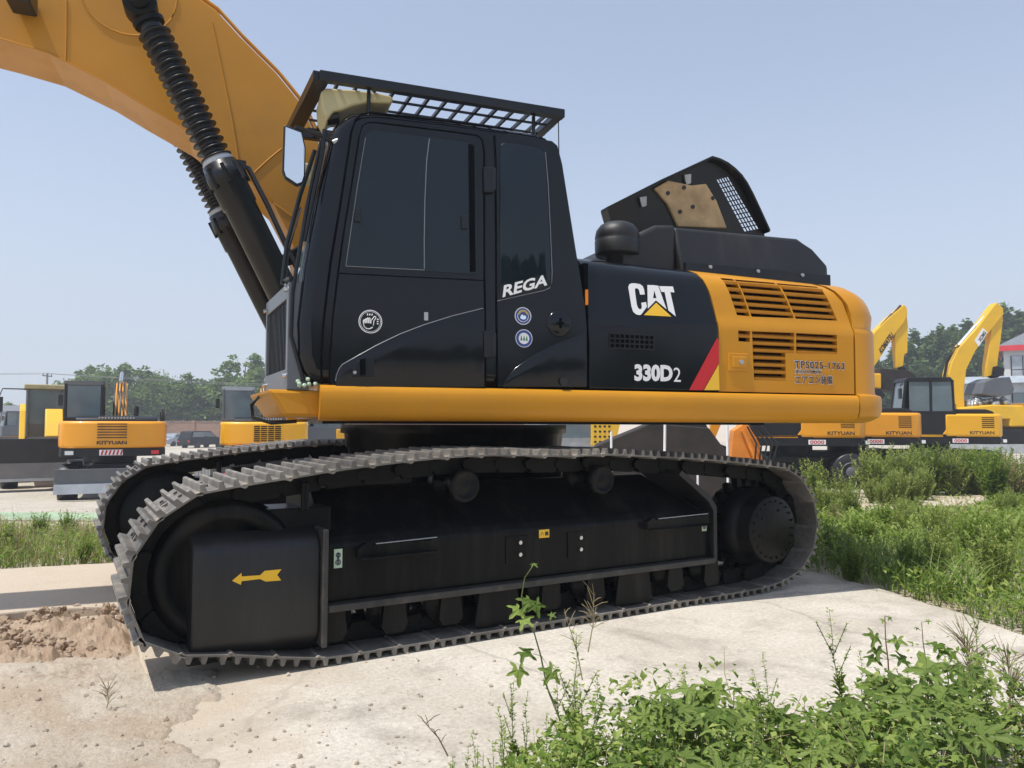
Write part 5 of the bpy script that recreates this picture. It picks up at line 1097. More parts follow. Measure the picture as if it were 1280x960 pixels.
o = m.build('utility_pole', 'pole_grey'); o.location = P; o.rotation_euler.z = face(pi/2); tag(o, 'slim grey utility pole above the wheel loader', 'pole')
for k, (h0, h1, h2, dx) in enumerate(((8.35, 8.35, 7.2, .8), (8.35, 8.35, 7.0, -.8))):
    m = MB(); A = gp(-500, 88+dx)+Vector((0, 0, 8.9)); Bq = P+FH*dx+Vector((0, 0, 8.35)); Cq = gp(620, 95+dx)+Vector((0, 0, 6.6+k*.35)); pts = []
    for a, b in ((A, Bq), (Bq, Cq)):
        for i in range(13): t = i/12; q = a.lerp(b, t); q.z -= 1.1*4*t*(1-t)*.35; pts.append(q)
    m.tube(pts, .022, 5); tag(m.build('power_line', 'pole_grey'), ('upper', 'lower')[k]+' power line running across the sky above the left trees', 'cable')

# ================================================================== TREES
rt = random.Random(77)
def tree_mesh(seed, h, shape, leafm, n, size):
    r = random.Random(seed); m = MB(); tr = MB()
    th = h*.9; tr.tube([(0, 0, -.2), (.06*h*r.uniform(-.3, .3), 0, h*.3), (.05*h*r.uniform(-.4, .4), .02*h, h*.6), (0, 0, th)], [h*.020, h*.015, h*.009, h*.003], 7)
    lobes = []
    nb = 16 if shape == 'round' else 22
    for i in range(nb):
        t = (i+.5)/nb; z = h*(.22+.74*t) if shape != 'round' else h*(.30+.6*t)
        rad = h*(.30*sqrt(max(.05, 1-((t-.42)/.62)**2))) if shape == 'round' else h*.15*(1-.55*t)*(.8+.4*r.random())
        a = i*2.4+r.uniform(-.5, .5); x, y = cos(a)*rad*.7, sin(a)*rad*.7
        tr.tube([(0, 0, z*.72), (x*.5, y*.5, z*.86), (x, y, z)], [h*.007, h*.005, h*.002], 5)
        lobes.append((x, y, z, rad*r.uniform(.55, .85), h*(.10 if shape == 'round' else .075)*r.uniform(.8, 1.3)))
        for k in range(2): lobes.append((x*r.uniform(.6, 1.5), y*r.uniform(.6, 1.5), z+r.uniform(-.06, .06)*h, rad*r.uniform(.3, .5), h*.05*r.uniform(.8, 1.4)))
    for i in range(n):
        x, y, z, rx, rz = lobes[r.randrange(len(lobes))]
        v = Vector((r.gauss(0, 1), r.gauss(0, 1), r.gauss(0, 1))).normalized()*(r.random()**.35)
        p = Vector((x+v.x*rx, y+v.y*rx, z+v.z*rz)); a = Vector((r.gauss(0, 1), r.gauss(0, 1), r.gauss(0, .5))).normalized(); b = a.cross(Vector((r.gauss(0, 1), r.gauss(0, 1), r.gauss(0, 1)))).normalized(); s = size*r.uniform(.6, 1.4)
        m.add([p-a*s, p+b*s*.55, p+a*s, p-b*s*.55], [(0, 1, 2, 3)])
    return m, tr
protos = []
for i, (h, sh, lm, n, sz) in enumerate(((8, 'round', 'leaf_tree', 3200, .19), (8, 'round', 'leaf_tree', 3000, .20), (12, 'tall', 'leaf_poplar', 4200, .22), (12, 'tall', 'leaf_poplar', 3800, .24))):
    protos.append((tree_mesh(11+i, h, sh, lm, n, sz), lm))
def tree(k, loc, s, label, group, first={}):
    R = tag(empty('tree', loc, random.uniform(0, 6)), label, 'tree', group); R.scale = (s*random.uniform(.95, 1.2), s*random.uniform(.95, 1.2), s)
    if k not in first:
        (m, tr), lm = protos[k]; c = m.build('crown', lm, R, fix=False); t = tr.build('trunk', 'bark', R); first[k] = (c, t)
    else:
        for o in first[k]: c = o.copy(); COL.objects.link(c); c.parent = R
    return R
# left row behind the wall
for i, (x, dep, s) in enumerate(((10, 100, .85), (25, 120, .8), (100, 100, 1.0), (120, 104, 1.16), (143, 98, 1.14), (165, 100, 1.16), (185, 104, 1.12), (200, 98, .96), (216, 101, .9), (232, 98, 1.0), (252, 100, .94), (272, 99, .96), (290, 101, 1.0), (306, 97, 1.28), (322, 100, 1.0), (345, 100, .9), (375, 100, .9), (-10, 100, .8), (60, 108, .75), (80, 104, .8))):
    tree(i % 2, gp(x, dep), s*(1.16 if x > 90 else .8), 'green broadleaf tree in the row beyond the brick wall on the left', 'trees beyond the wall on the left')
for i, (x, dep, s) in enumerate(((1088, 80, .82), (1102, 84, .85), (1118, 82, .9), (1134, 80, .95), (1150, 84, 1.02), (1166, 82, 1.04), (1184, 80, 1.02), (1200, 86, 1.16), (1216, 82, 1.1), (1234, 84, 1.14), (1250, 90, 1.25), (1266, 88, 1.26), (1284, 90, 1.26), (1300, 88, 1.2), (1070, 84, .85), (1125, 96, 1.0), (1176, 98, 1.12), (1240, 100, 1.2))):
    tree(2+i % 2, gp(x, dep), s*1.0*rt.uniform(.86, 1.1), 'dark green poplar in the row behind the machines on the right', 'poplars on the right')

# trees on the road side behind the photographer: they are what the glossy side panels mirror
for i in range(15):
    P = Vector((-8+i*3.1, -31-1.5*(i % 3), -.2)); tree(i % 2, P, .58+.07*(i*7 % 4), 'roadside tree opposite the excavator, mirrored in its black panels', 'trees opposite the excavator')
m = MB(); c0 = [DS(-70, -150), DS(-70, 150), DS(150, 200), DS(150, -200)]; zb_, zt_ = -3.5, 24
m.add([(p.x, p.y, zb_) for p in c0]+[(p.x, p.y, zt_) for p in c0], [(3, 2, 1, 0), (4, 5, 6, 7), (0, 1, 5, 4), (1, 2, 6, 5), (2, 3, 7, 6), (3, 0, 4, 7)])
hm = bpy.data.materials.new('haze'); hm.use_nodes = True; nt = hm.node_tree; nt.nodes.clear(); o_ = nt.nodes.new('ShaderNodeOutputMaterial'); pv = nt.nodes.new('ShaderNodeVolumePrincipled')
pv.inputs['Color'].default_value = (.86, .90, .96, 1); pv.inputs['Density'].default_value = .0019; pv.inputs['Anisotropy'].default_value = .2; nt.links.new(pv.outputs[0], o_.inputs['Volume']); MATS['haze'] = hm
tag(m.build('haze', 'haze'), kind='stuff')
# ================================================================== VEGETATION AND LOOSE SOIL
rv = random.Random(21)
def blade(m, p, ang, L, w, bend=.5, lean=None):
    """narrow grass blade, three segments"""
    d = Vector((cos(ang), sin(ang), 0)); sd_ = Vector((-sin(ang), cos(ang), 0))*w; pts = []
    for k in range(4):
        t = k/3; q = p+Vector((0, 0, 1))*L*(t-bend*.35*t*t)+d*L*bend*t*t; ww = 1-t*.9; pts += [q-sd_*ww, q+sd_*ww]
    m.add(pts, [(0, 1, 3, 2), (2, 3, 5, 4), (4, 5, 7, 6)], 0, False)
def leaf(m, p, d, n, L, w, mi=0):
    """pointed leaf folded along its midrib"""
    s = d.cross(n).normalized()*w; n = s.cross(d).normalized()
    m.add([p, p+d*L*.45+s+n*w*.25, p+d*L-n*L*.12, p+d*L*.45-s+n*w*.25, p+d*L*.5], [(0, 1, 4), (1, 2, 4), (0, 4, 3), (4, 2, 3)], mi)
def rndv(r): return Vector((r.gauss(0, 1), r.gauss(0, 1), r.gauss(0, 1))).normalized()
def palmate(m, p, up_, heading, size, r, lobes=5):
    """lobed leaf: five or seven pointed lobes round the stalk"""
    up_ = up_.normalized(); h = (heading-up_*heading.dot(up_)).normalized(); s = up_.cross(h)
    ring = [p]; N = lobes; span = 2.5
    for k in range(N):
        a = -span+2*span*k/(N-1); L = size*(1-.28*abs(a)/span)*r.uniform(.9, 1.08)
        for da, f in ((-.26, .50), (-.15, .80), (0, 1.0), (.15, .80), (.26, .50)):
            aa = a+da*1.1; dr = -.22*(f**2)*size
            ring.append(p+(h*cos(aa)+s*sin(aa))*L*f+up_*dr+up_*(.03*size if f in (.5,) else 0))
    m.add(ring, [(0, i, i+1) for i in range(1, len(ring)-1)], 0)
# ---------- upright bushy weeds (feathery, pale tops)
def bushy(seed, h, ns, nl, lw):
    r = random.Random(seed); m = MB(); st_ = MB()
    for i in range(ns):
        a = r.uniform(0, 2*pi); sp = r.uniform(.02, .34)*h; hh = h*r.uniform(.38, 1)**.8; base = Vector((cos(a)*sp*.35, sin(a)*sp*.35, 0)); tip = Vector((cos(a)*sp*1.2, sin(a)*sp*1.2, hh))
        mid = base.lerp(tip, .5)+Vector((0, 0, hh*.08)); st_.tube([base, mid, tip], [.006*h, .005*h, .0015], 4)
        for k in range(nl):
            t = (k+r.random())/nl; t = t**.75; q = (base.lerp(mid, t*2) if t < .5 else mid.lerp(tip, t*2-1)); aa = r.uniform(0, 2*pi)
            d = Vector((cos(aa), sin(aa), r.uniform(.4, 1.3))).normalized(); L = lw*(1.15-.6*t)*r.uniform(.7, 1.3)
            leaf(m, q, d, Vector((0, 0, 1)), L, L*.13)
    return m, st_
BUSH = {}
def bush(k, loc, s, label, group, cat='weed', name='weed_bush'):
    R = tag(empty(name, loc, rv.uniform(0, 6)), label, cat, group); R.scale = (s, s, s*rv.uniform(.9, 1.1))
    if k not in BUSH:
        spec = {0: (1, 1.0, 44, 40, .12, 'leaf_thicket', 'stem_green'), 1: (2, 1.0, 34, 44, .115, 'leaf_thicket', 'stem_green'), 2: (3, 1.0, 30, 40, .14, 'leaf_field', 'stem_green'), 3: (4, 1.0, 26, 24, .09, 'straw', 'stem_brown')}[k]
        m, s_ = bushy(*spec[:5]); BUSH[k] = (m.build('foliage', spec[5], R, fix=False), s_.build('stems', spec[6], R, fix=False))
    else:
        for o in BUSH[k]: c = o.copy(); COL.objects.link(c); c.parent = R
    return R
def at_px(px_, py_, dep): # bush base placed on the ground under an image point
    return gp(px_, dep)
for x, d, s, k in ((1012, 13, .92, 0), (1050, 12.6, .90, 1), (998, 12.4, .7, 1), (1030, 11.8, .62, 0), (1062, 11.9, .6, 0)):
    bush(k, gp(x, d), s, 'feathery bright green weed in the loose clump right behind the rear track', 'feathery weeds behind the rear track')
for i in range(34):
    x = 1090+(i % 20)*5.2; dd_ = rv.uniform(16.6, 18.7) if i < 20 else rv.uniform(14.6, 16.6); bush((0, 1, 0, 1, 2)[i % 5], gp(x+rv.uniform(-5, 5), dd_), rv.choice((.75, .95, 1.15, 1.3))*rv.uniform(.88, 1.1)*(1 if i < 20 else .55), 'tall pale green weed in the dense thicket in front of the yellow wheeled excavator', 'tall weeds before the wheeled excavators')
for i in range(9):
    x = 1200+i*5; bush(i % 3, gp(x, rv.uniform(17, 18.6)), rv.uniform(.7, 1.2), 'green weed in the patch right of the dense thicket', 'weeds right of the thicket')
for i in range(8):
    x = 1240+i*7; bush((2, 3)[i % 2], gp(x, rv.uniform(15, 18.5)), rv.uniform(.8, 1.25), 'thin greyish weed with seed heads at the right edge of the yard', 'thin weeds at the right edge')
for i in range(64):
    d = rv.uniform(5.6, 12.6); s = rv.uniform(.42, .86)*d; P = DS(d, s)
    bush((0, 2, 1, 3)[i % 4 if i % 8 != 3 else 0], P, rv.uniform(.26, .52), 'ragged weed standing out of the grass right of the rear track', 'ragged weeds in the grass on the right')
for i in range(10):
    d = rv.uniform(6.9, 9.5); s = -rv.uniform(.55, .70)*d; bush((2, 3)[i % 2], DS(d, s), rv.uniform(.22, .40), 'ragged weed on the grass verge at the left', 'ragged weeds on the left verge')
# ---------- continuous weed cover
def in_poly(x, y, P):
    c = False; j = len(P)-1
    for i in range(len(P)):
        if (P[i][1] > y) != (P[j][1] > y) and x < (P[j][0]-P[i][0])*(y-P[i][1])/(P[j][1]-P[i][1])+P[i][0]: c = not c
        j = i
    return c
def pxof(P):
    d = P-CAM; t = d.dot(FW); return 640+FPX*d.dot(RT)/t, 480-FPX*d.dot(UPV)/t
g0 = MB(); g1 = MB(); g2 = MB(); g3 = MB(); n = 0
def patch(P): return .5+.5*sin(P.x*1.7+1.3*sin(P.y*1.1))*sin(P.y*1.9+.8*sin(P.x*1.4))
for i in range(105000):
    d = 4.6+12.6*rv.random()**1.15; s = rv.uniform(1.6, 12.5); P = DS(d, s)
    x, y = pxof(P)
    if x < 985 or x > 1480: continue
    if in_poly(P.x, P.y, out): continue
    if in_poly(x, y, [(1030, 622), (1110, 606), (1260, 598), (1290, 612), (1240, 632), (1130, 648), (1050, 650)]) and rv.random() < .96: continue
    e = patch(P); hgt = (.17+.26*e)*(1-.55*ss(8, 12.5, d))*rv.uniform(.6, 1.25)
    q = P-Vector((0, 0, .02)); k = rv.random()
    if d < 9.5: hgt *= .95
    if k < .42*(1.3-e): blade(g1, q, rv.uniform(0, 6.3), hgt*rv.uniform(.6, 1.3), rv.uniform(.003, .006), rv.uniform(.2, .9))
    else:
        for j in range(2 if d < 8 else 2):
            v = rndv(rv); dd = Vector((v.x, v.y, abs(v.z)*.7+.15)).normalized(); L = rv.uniform(.03, .075)*(1 if d < 8 else 1.5)
            leaf(g2 if rv.random() < .45+.35*sin(P.x*.9+P.y*.7) else g3, q+Vector((v.x*.03, v.y*.03, hgt*rv.uniform(.15, 1))), dd, Vector((0, 0, 1)), L, L*.22)
for i in range(9000):        # left verge
    d = rv.uniform(6.55, 10.5); s = -.02*d-rv.uniform(.50, .82)*d; P = DS(d, s); x, y = pxof(P)
    if x > 160 or in_poly(P.x, P.y, out): continue
    hgt = rv.uniform(.08, .26)*(1+.5*patch(P)); k = rv.random()
    if k < .75: blade(g1 if k < .5 else g0, P, rv.uniform(0, 6.3), hgt*(1.5 if k > .7 else 1), .004, rv.uniform(.2, .8))
    else:
        v = rndv(rv); leaf(g2, P+Vector((0, 0, hgt*rv.random())), Vector((v.x, v.y, .4)).normalized(), Vector((0, 0, 1)), .07, .016)
for i in range(260):          # long arching grass tufts on the slab's edge
    c = [(1120, 728), (1165, 742), (1100, 715), (1200, 750), (1140, 700), (1180, 700)][i % 6]; P = G(c[0]+rv.gauss(0, 14), c[1]+rv.gauss(0, 5), -.03)
    blade(g1, P, rv.uniform(0, 6.3), rv.uniform(.28, .5), .007, rv.uniform(.6, 1.1))
g4 = MB()
for i in range(5200):
    d = 6+11*rv.random(); s = rv.uniform(1.6, 12.5); P = DS(d, s); x, y = pxof(P)
    if x < 985 or in_poly(P.x, P.y, out): continue
    bare = in_poly(x, y, [(1040, 635), (1110, 610), (1260, 600), (1260, 640), (1120, 665), (1055, 655)])
    if not bare and rv.random() < .75: continue
    blade(g4, P, rv.uniform(0, 6.3), rv.uniform(.06, .22)*(.5 if bare else 1.3), .005, rv.uniform(.3, 1.2))
tag(g0.build('verge_grass', 'straw', fix=False), 'dry grass blades on the verge at the left', 'grass', kind='stuff')
tag(g4.build('dry_grass', 'straw', fix=False), 'dry straw coloured grass on the bare patch', 'grass', kind='stuff')
tag(g1.build('grass', 'grass_blade', fix=False), 'long grass blades growing beyond the slab', 'grass', kind='stuff')
tag(g2.build('weed_cover', 'leaf_field', fix=False), 'low green leafy weeds covering the ground beyond the slab', 'weeds', kind='stuff')
tag(g3.build('pale_weed_cover', 'leaf_pale', fix=False), 'paler small leaves mixed into the weeds beyond the slab', 'weeds', kind='stuff')
# ---------- foreground thicket
v1 = MB(); v2 = MB(); v3 = MB(); v4 = MB()
def dmax(s): return 2.25+.55*ss(-.25, .9, s)+.25*ss(1.2, 2.2, s)+.05*sin(s*5)+.04*sin(s*11+1)
def hcan(d, s):
    e = (dmax(s)-d); edge = ss(-.02, .35, e); return (.17+.24*edge+.035*sin(s*4.3+d*3)+.035*sin(s*9.1-d*7))*(.55+.45*ss(-.35, .25, s))
for i in range(3000):
    s = rv.uniform(-.30, 2.5); d = rv.uniform(1.35, dmax(s)+.02)
    if (.22 if s < .35 else .62+.5*sin(s*3.1+.6+d)*sin(s*5+1-d*2)) < rv.random(): continue
    P = DS(d, s); h = hcan(d, s)*(1-rv.random()**2*.75); P.z = h
    if pxof(P)[0] < 610: continue
    n_ = (Vector((0, 0, 1))+rndv(rv)*.55-FH*.25).normalized()
    palmate(v1, P, n_, rndv(rv), (rv.choice((.03, .04, .05, .06)) if s < .45 else rv.choice((.035, .045, .055, .065, .085)))*rv.uniform(.85, 1.15), rv, rv.choice((5, 5, 7)))
    if rv.random() < .5: v3.tube([P, P+Vector((rv.uniform(-.03, .03), rv.uniform(-.03, .03), -h*.8))], [.0016, .0022], 4)
for i in range(60000):
    s = rv.uniform(-.38, 2.6); dm = dmax(s)+.06; d = rv.uniform(1.3, dm)
    P = DS(d, s); h = hcan(min(d, dmax(s)), s)
    if pxof(P)[0] < 555+60*rv.random(): continue
    cl = .5+.5*sin(s*7+2*sin(d*5))*sin(d*8+1.5*sin(s*6))
    if rv.random() > .25+.75*cl or (s > .4 and rv.random() < .62): continue
    P.z = max(.01, h*(rv.random()**.7)*1.18); v = rndv(rv); L = rv.uniform(.010, .034)
    leaf(v2 if rv.random() < .52 else v4, P, Vector((v.x, v.y, v.z*.6+.3)).normalized(), (Vector((0, 0, 1))+v*.3), L, L*.30)
tag(v1.build('vine_cover', 'leaf_broad', fix=False), 'broad lobed vine leaves covering the lower right foreground', 'vines', kind='stuff')
tag(v4.build('pale_leaf_cover', 'leaf_pale', fix=False), 'pale flowering weeds among the vine leaves', 'weeds', kind='stuff')
tag(v2.build('small_leaf_cover', 'leaf_weed', fix=False), 'small leaved weeds filling gaps between the vine leaves', 'weeds', kind='stuff')
v5 = MB()
for i in range(420):
    s = rv.uniform(-.3, 2.5); d = rv.uniform(1.4, dmax(s)+.05); P = DS(d, s); h = hcan(min(d, dmax(s)), s); P.z = h*rv.uniform(.3, 1.0)
    e = P+Vector((rv.gauss(0, .05), rv.gauss(0, .05), rv.uniform(.02, .13))); v5.tube([P, P.lerp(e, .5)+rndv(rv)*.01, e], [.0014, .0011, .0007], 4)
for i in range(900):
    s = rv.uniform(-.3, 2.5); d = rv.uniform(1.4, dmax(s)+.05); P = DS(d, s); P.z = hcan(min(d, dmax(s)), s)*rv.uniform(.1, .9); v = rndv(rv); leaf(v5, P, v, Vector((0, 0, 1)), rv.uniform(.012, .03), .005)
tag(v5.build('dead_stems', 'straw', fix=False), 'dead stems and withered leaves among the foreground weeds', 'weeds', kind='stuff')
# ---------- amaranth-like upright spikes in the foreground
def spike(seed, h):
    r = random.Random(seed); m = MB(); st_ = MB(); pts = []; x = y = 0
    for k in range(8): pts.append(Vector((x, y, h*k/7))); x += r.uniform(-.02, .02)*h; y += r.uniform(-.02, .02)*h
    st_.tube(pts, [.0035-.0004*k for k in range(8)], 5)
    for k in range(170):
        t = r.random(); q = pts[int(t*6.99)].lerp(pts[int(t*6.99)+1], (t*6.99) % 1); a = r.uniform(0, 6.28)
        if t > .55: L = .016*r.uniform(.6, 1.3); q = q+Vector((cos(a), sin(a), 0))*r.uniform(0, .010)
        else: L = .045*r.uniform(.6, 1.2)
        leaf(m, q, Vector((cos(a), sin(a), r.uniform(.2, 1.0))).normalized(), Vector((0, 0, 1)), L, L*.30)
    for b in range(5):
        t = r.uniform(.35, .8); q = pts[int(t*7)]; a = r.uniform(0, 6.28); e = q+Vector((cos(a)*.10*h, sin(a)*.10*h, .22*h)); st_.tube([q, e], .0015, 4)
        for k in range(26): p = q.lerp(e, r.random()); aa = r.uniform(0, 6.28); L = .014*r.uniform(.6, 1.3); leaf(m, p, Vector((cos(aa), sin(aa), .6)).normalized(), Vector((0, 0, 1)), L, L*.32)
    return m, st_
SP = []
for k in range(3):
    SP.append(None)
def spk(k, loc, s, label, group=None):
    R = tag(empty('weed_plant', loc, rv.uniform(0, 6)), label, 'weed', group); R.scale = (s, s, s); R.rotation_euler.x = rv.uniform(-.15, .15); R.rotation_euler.y = rv.uniform(-.15, .15)
    if SP[k] is None:
        m, s_ = spike(50+k, .6); SP[k] = (m.build('foliage', 'leaf_pale', R, fix=False), s_.build('stem', 'stem_green', R, fix=False))
    else:
        for o in SP[k]: c = o.copy(); COL.objects.link(c); c.parent = R
for i in range(80):
    s = -.32+2.7*rv.random()**1.6; d = rv.uniform(1.6, dmax(s)); P = DS(d, s, 0.0)
    if pxof(P)[0] < 548: continue
    spk(i % 3, P, rv.uniform(.55, 1.0), 'spiky pale green weed standing up out of the foreground thicket', 'spiky weeds in the foreground thicket')
for px_, dep, s in ((556, 2.05, .42), (582, 2.15, .55), (640, 2.4, .75), (660, 2.35, .7), (700, 2.5, .8), (715, 2.45, .72), (860, 2.7, .72), (872, 2.6, .7)):
    spk(int(px_) % 3, Vector((*D(px_, 529, dep)[:2], 0)), s, 'spiky pale green weed on the left fringe of the foreground thicket', 'spiky weeds on the left fringe')
tag(v3.build('vine_stalks', 'stem_green', fix=False), 'thin leaf stalks under the vine leaves', 'vines', kind='stuff')
# ---------- single plants that stand out
def vine(name, label, path, dep, leaves, stemm='stem_green', leafm='leaf_broad', r0=.0035):
    pts = [D(x, y, dep+dd) for x, y, dd in path]; m = MB(); n = len(pts); m.tube(pts, [r0*(1-.6*k/(n-1)) for k in range(n)], 6)
    R = tag(empty(name, (0, 0, 0)), label, 'plant'); m.build('stem', stemm, R); l = MB()
    for x, y, sz in leaves:
        p = D(x, y, dep+rv.uniform(-.03, .03)); a = min(pts, key=lambda q: (q-p).length); st = MB()
        l.add([a, a+Vector((.002, 0, .002)), p], [(0, 1, 2)])
        palmate(l, p, (Vector((0, 0, .7))-FH*.6+rndv(rv)*.35), Vector((0, 0, -1))+RH*rv.uniform(-.8, .8), sz, rv, 5)
    l.build('leaves', leafm, R, fix=False)
vine('vine_shoot', 'tall thin vine shoot rising in front of the track frame with star shaped leaves', [(700, 900, 0), (684, 860, 0), (676, 820, 0), (668, 792, 0), (655, 768, 0), (652, 745, 0), (656, 722, 0), (667, 706, 0)], 2.75,
     [(667, 705, .022), (661, 752, .055), (648, 762, .055), (670, 756, .05), (655, 775, .05), (690, 768, .022), (655, 815, .06), (648, 838, .06), (690, 840, .06)])
vine('dark_stem_plant', 'upright dark purple stemmed plant above the thicket near the right', [(1120, 900, 0), (1112, 860, 0), (1110, 825, 0), (1107, 800, 0), (1106, 770, 0)], 2.75,
     [(1093, 795, .05), (1096, 812, .05), (1122, 800, .045), (1126, 822, .05), (1103, 775, .02), (1112, 772, .018), (1092, 822, .05)], 'stem_brown', 'leaf_broad', .004)
vine('dark_stem_plant', 'slim red tipped plant right of the purple stemmed one', [(1165, 880, 0), (1160, 840, 0), (1154, 805, 0), (1152, 778, 0)], 2.8, [(1172, 805, .05), (1180, 812, .045), (1160, 776, .015), (1146, 785, .015), (1190, 818, .04)], 'stem_brown', 'leaf_weed', .003)
def dry(name, label, base, tip, dep, n, sp=22, stemm='straw'):
    R = tag(empty(name, (0, 0, 0)), label, 'plant'); m = MB(); A = D(*base, dep); B = D(*tip, dep); C = A.lerp(B, .5)+RH*.01; m.tube([A, C, B], [.0025, .002, .001], 5)
    for k in range(n):
        t = rv.uniform(.35, 1); q = A.lerp(C, t*2) if t < .5 else C.lerp(B, t*2-1); a = rv.uniform(-1.2, 1.2); L = rv.uniform(.4, 1)*sp/FPX*dep; e = q+(RH*sin(a)+Vector((0, 0, cos(a)))+FH*rv.uniform(-.5, .5))*L; m.tube([q, q.lerp(e, .6)+Vector((0, 0, .004)), e], [.0012, .0012, .0008], 4)
    m.build('stalk', stemm, R, fix=False)
dry('dry_stalk', 'dry branching seed stalk in front of the track beside the vine shoot', (735, 815), (742, 740), 2.9, 22, 26)
dry('dry_stalk', 'smaller curled dry stalk between the vine shoot and the tall dry stalk', (728, 850), (705, 765), 2.8, 12, 20)
dry('dry_stalk', 'leafless brown twig at the far left of the thicket', (560, 945), (528, 900), 2.2, 7, 22, 'stem_brown')
dry('dry_tuft', 'small dry tuft on the dirt in front of the front track', (132, 890), (134, 862), 3.3, 22, 22)
dry('dry_tuft', 'brown dry bush at the right end of the thicket', (1215, 880), (1205, 800), 2.8, 60, 40)
dry('dry_tuft', 'brown dry bush at the right edge of the picture', (1262, 900), (1258, 820), 2.75, 60, 40)
# ---------- dug soil at the left: a lumpy height field with clods on it
def fbm(x, y, z=0, o=6):
    v = 0; a = .5; f_ = 1
    for _ in range(o): v += a*noise.noise(Vector((x*f_, y*f_, z))); a *= .55; f_ *= 2.1
    return v
def field(name, mt, x0, x1, y0, y1, nx, ny, hf, label, cat):
    m = MB(); W = nx+1
    for j in range(ny+1):
        for i in range(W):
            px_, py_ = x0+(x1-x0)*i/nx, y0+(y1-y0)*j/ny; P = G(px_, py_, 0); P.z = hf(px_, py_, P); m.v.append(tuple(P))
    m.f = [(j*W+i, j*W+i+1, (j+1)*W+i+1, (j+1)*W+i) for j in range(ny) for i in range(nx)]; m.m = [0]*len(m.f); m.sm = [True]*len(m.f)
    return tag(m.build(name, mt, fix=False), label, cat, kind='stuff')
def hsoil(x, y, P):
    e = ss(186, 150, x)*ss(748, 768, y)*ss(862, 832, y)
    ridge = .10*math.exp(-((y-782)/13)**2)*ss(20, 60, x)*ss(172, 145, x)+.075*math.exp(-((y-815)/12)**2)*ss(88, 60, x)*ss(-60, 0, x)
    n_ = fbm(P.x*9, P.y*9); n2_ = abs(fbm(P.x*26, P.y*26, 3))
    return -.13+e*(.075+.7*ridge*(.8+1.3*n_)+.03*n_+.022*n2_)
field('loose_soil', 'soil', -60, 186, 748, 862, 240, 110, hsoil, 'brown lumpy soil dug up beside the front track', 'soil')
def hspill(x, y, P):
    edge = 262+60*fbm(P.x*2.2, P.y*2.2, 9)*2+18*fbm(P.x*8, P.y*8, 2)
    t = ss(edge+12, edge-45, x)*ss(0, 26, y-822-34*fbm(P.x*3, P.y*3, 4))
    return -.03+t*.046+.012*fbm(P.x*7, P.y*7, 5)*t+.006*fbm(P.x*30, P.y*30, 1)
field('dirt_spill', 'dirt', -80, 330, 815, 1010, 200, 110, hspill, 'dry dirt spread over the left edge of the slab', 'dirt')
m = MB()
for i in range(520):
    x = rv.uniform(-60, 170); yy = rv.choice((784, 786, 815))+rv.gauss(0, 13); P = G(x, yy, -.08); r = .006+.026*rv.random()**4
    if x > 160: continue
    P.z = hsoil(x, yy, P)+r*.35; ax = rndv(rv); k = len(m.v); m.lathe(P, ax, [(-r, r*.2), (-r*.5, r*.8), (r*.1, r*rv.uniform(.8, 1.1)), (r*.7, r*.6), (r, r*.1)], n=7)
    m.v[k:] = [tuple(Vector(q)+rndv(rv)*r*.22) for q in m.v[k:]]
m.sm = [False]*len(m.sm); tag(m.build('soil_clods', 'soil', fix=False), 'loose clods lying on the dug soil', 'soil', kind='stuff')
m = MB()
for i in range(420):
    x = rv.uniform(-20, 620); y = rv.uniform(815, 975); P = G(x, y, 0); r = .0025+.010*rv.random()**4
    P.z = max(0 if in_poly(P.x, P.y, out) else -.02, hspill(x, y, P) if x < 320 else 0)+r*.2
    k = len(m.v); m.lathe(P, rndv(rv), [(-r, r*.3), (-r*.3, r), (r*.5, r*.8), (r, r*.2)], n=6); m.v[k:] = [tuple(Vector(q)+rndv(rv)*r*.2) for q in m.v[k:]]
m.sm = [False]*len(m.sm); tag(m.build('gravel', 'dirt', fix=False), 'small stones scattered over the slab and the dirt', 'gravel', kind='stuff')
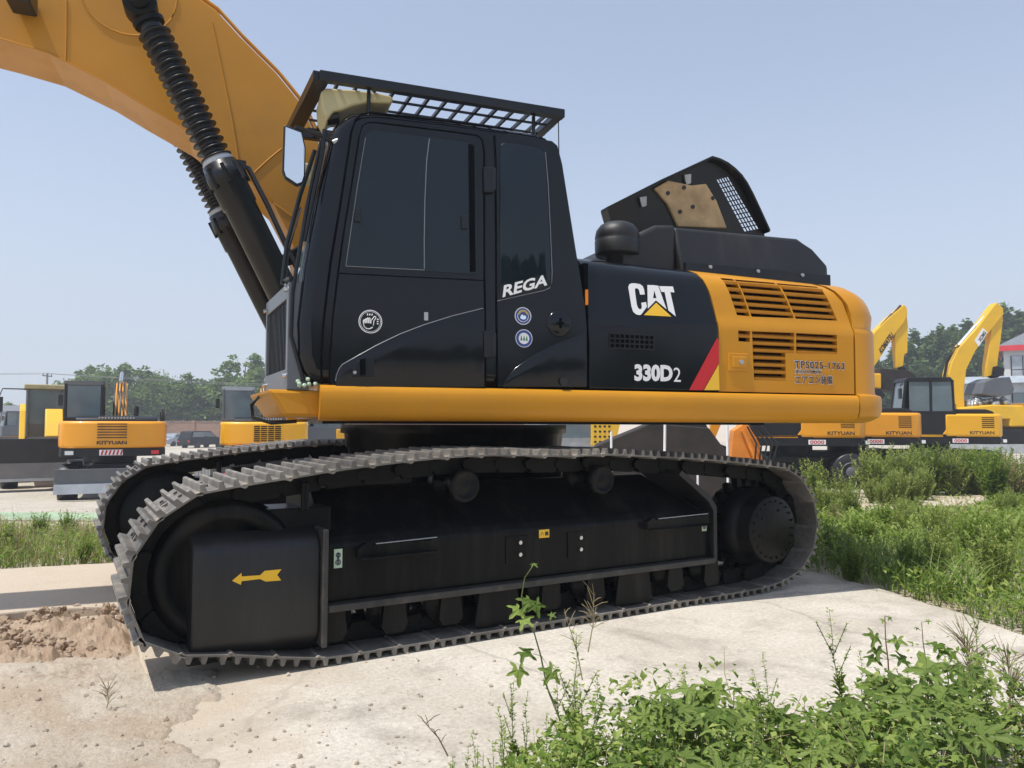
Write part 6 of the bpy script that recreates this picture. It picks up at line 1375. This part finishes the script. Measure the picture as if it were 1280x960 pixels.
# ================================================================== camera, sun, sky
cam_d = bpy.data.cameras.new('camera'); cam = bpy.data.objects.new('camera', cam_d); COL.objects.link(cam); sc.camera = cam
cam_d.sensor_width = 36; cam_d.lens = FPX/1280*36; cam_d.clip_end = 3000; cam_d.clip_start = .05
M3 = Matrix((RT, UPV, -FW)).transposed(); cam.matrix_world = Matrix.Translation(CAM) @ M3.to_4x4()
SUN = Vector((-.42, -.015, 1)).normalized()
sd_ = bpy.data.lights.new('sun', 'SUN'); sd_.energy = 4.0; sd_.angle = radians(.53); sd_.color = (1, .955, .89)
so = bpy.data.objects.new('sun', sd_); COL.objects.link(so); so.rotation_euler = SUN.to_track_quat('Z', 'Y').to_euler(); so.location = (0, 0, 30)
w = bpy.data.worlds.new('World'); sc.world = w; w.use_nodes = True; nt = w.node_tree
sky = nt.nodes.new('ShaderNodeTexSky'); sky.sky_type = 'NISHITA'; sky.sun_disc = False
sky.sun_elevation = math.asin(SUN.z); sky.sun_rotation = math.atan2(SUN.x, SUN.y)
sky.air_density = 1.0; sky.dust_density = 1.0; sky.ozone_density = 1.2; sky.altitude = 50
tc = nt.nodes.new('ShaderNodeTexCoord'); sx = nt.nodes.new('ShaderNodeSeparateXYZ'); nt.links.new(tc.outputs['Generated'], sx.inputs[0])
mr = nt.nodes.new('ShaderNodeMapRange'); mr.interpolation_type = 'SMOOTHSTEP'; mr.inputs[1].default_value = -.02; mr.inputs[2].default_value = .5; mr.inputs[3].default_value = .92; mr.inputs[4].default_value = .42; nt.links.new(sx.outputs[2], mr.inputs[0])
mxs = nt.nodes.new('ShaderNodeMixRGB'); mxs.inputs[2].default_value = (3.65, 4.02, 4.7, 1); nt.links.new(mr.outputs[0], mxs.inputs[0]); nt.links.new(sky.outputs[0], mxs.inputs[1])
nt.links.new(mxs.outputs[0], nt.nodes['Background'].inputs[0]); nt.nodes['Background'].inputs[1].default_value = .15
sc.view_settings.view_transform = 'Standard'; sc.view_settings.look = 'None'; sc.view_settings.exposure = .27; sc.view_settings.gamma = 1
sc.render.film_transparent = False
sc.cycles.use_denoising = True; sc.cycles.max_bounces = 6; sc.cycles.volume_bounces = 0; sc.cycles.volume_step_rate = 10; sc.cycles.transparent_max_bounces = 8
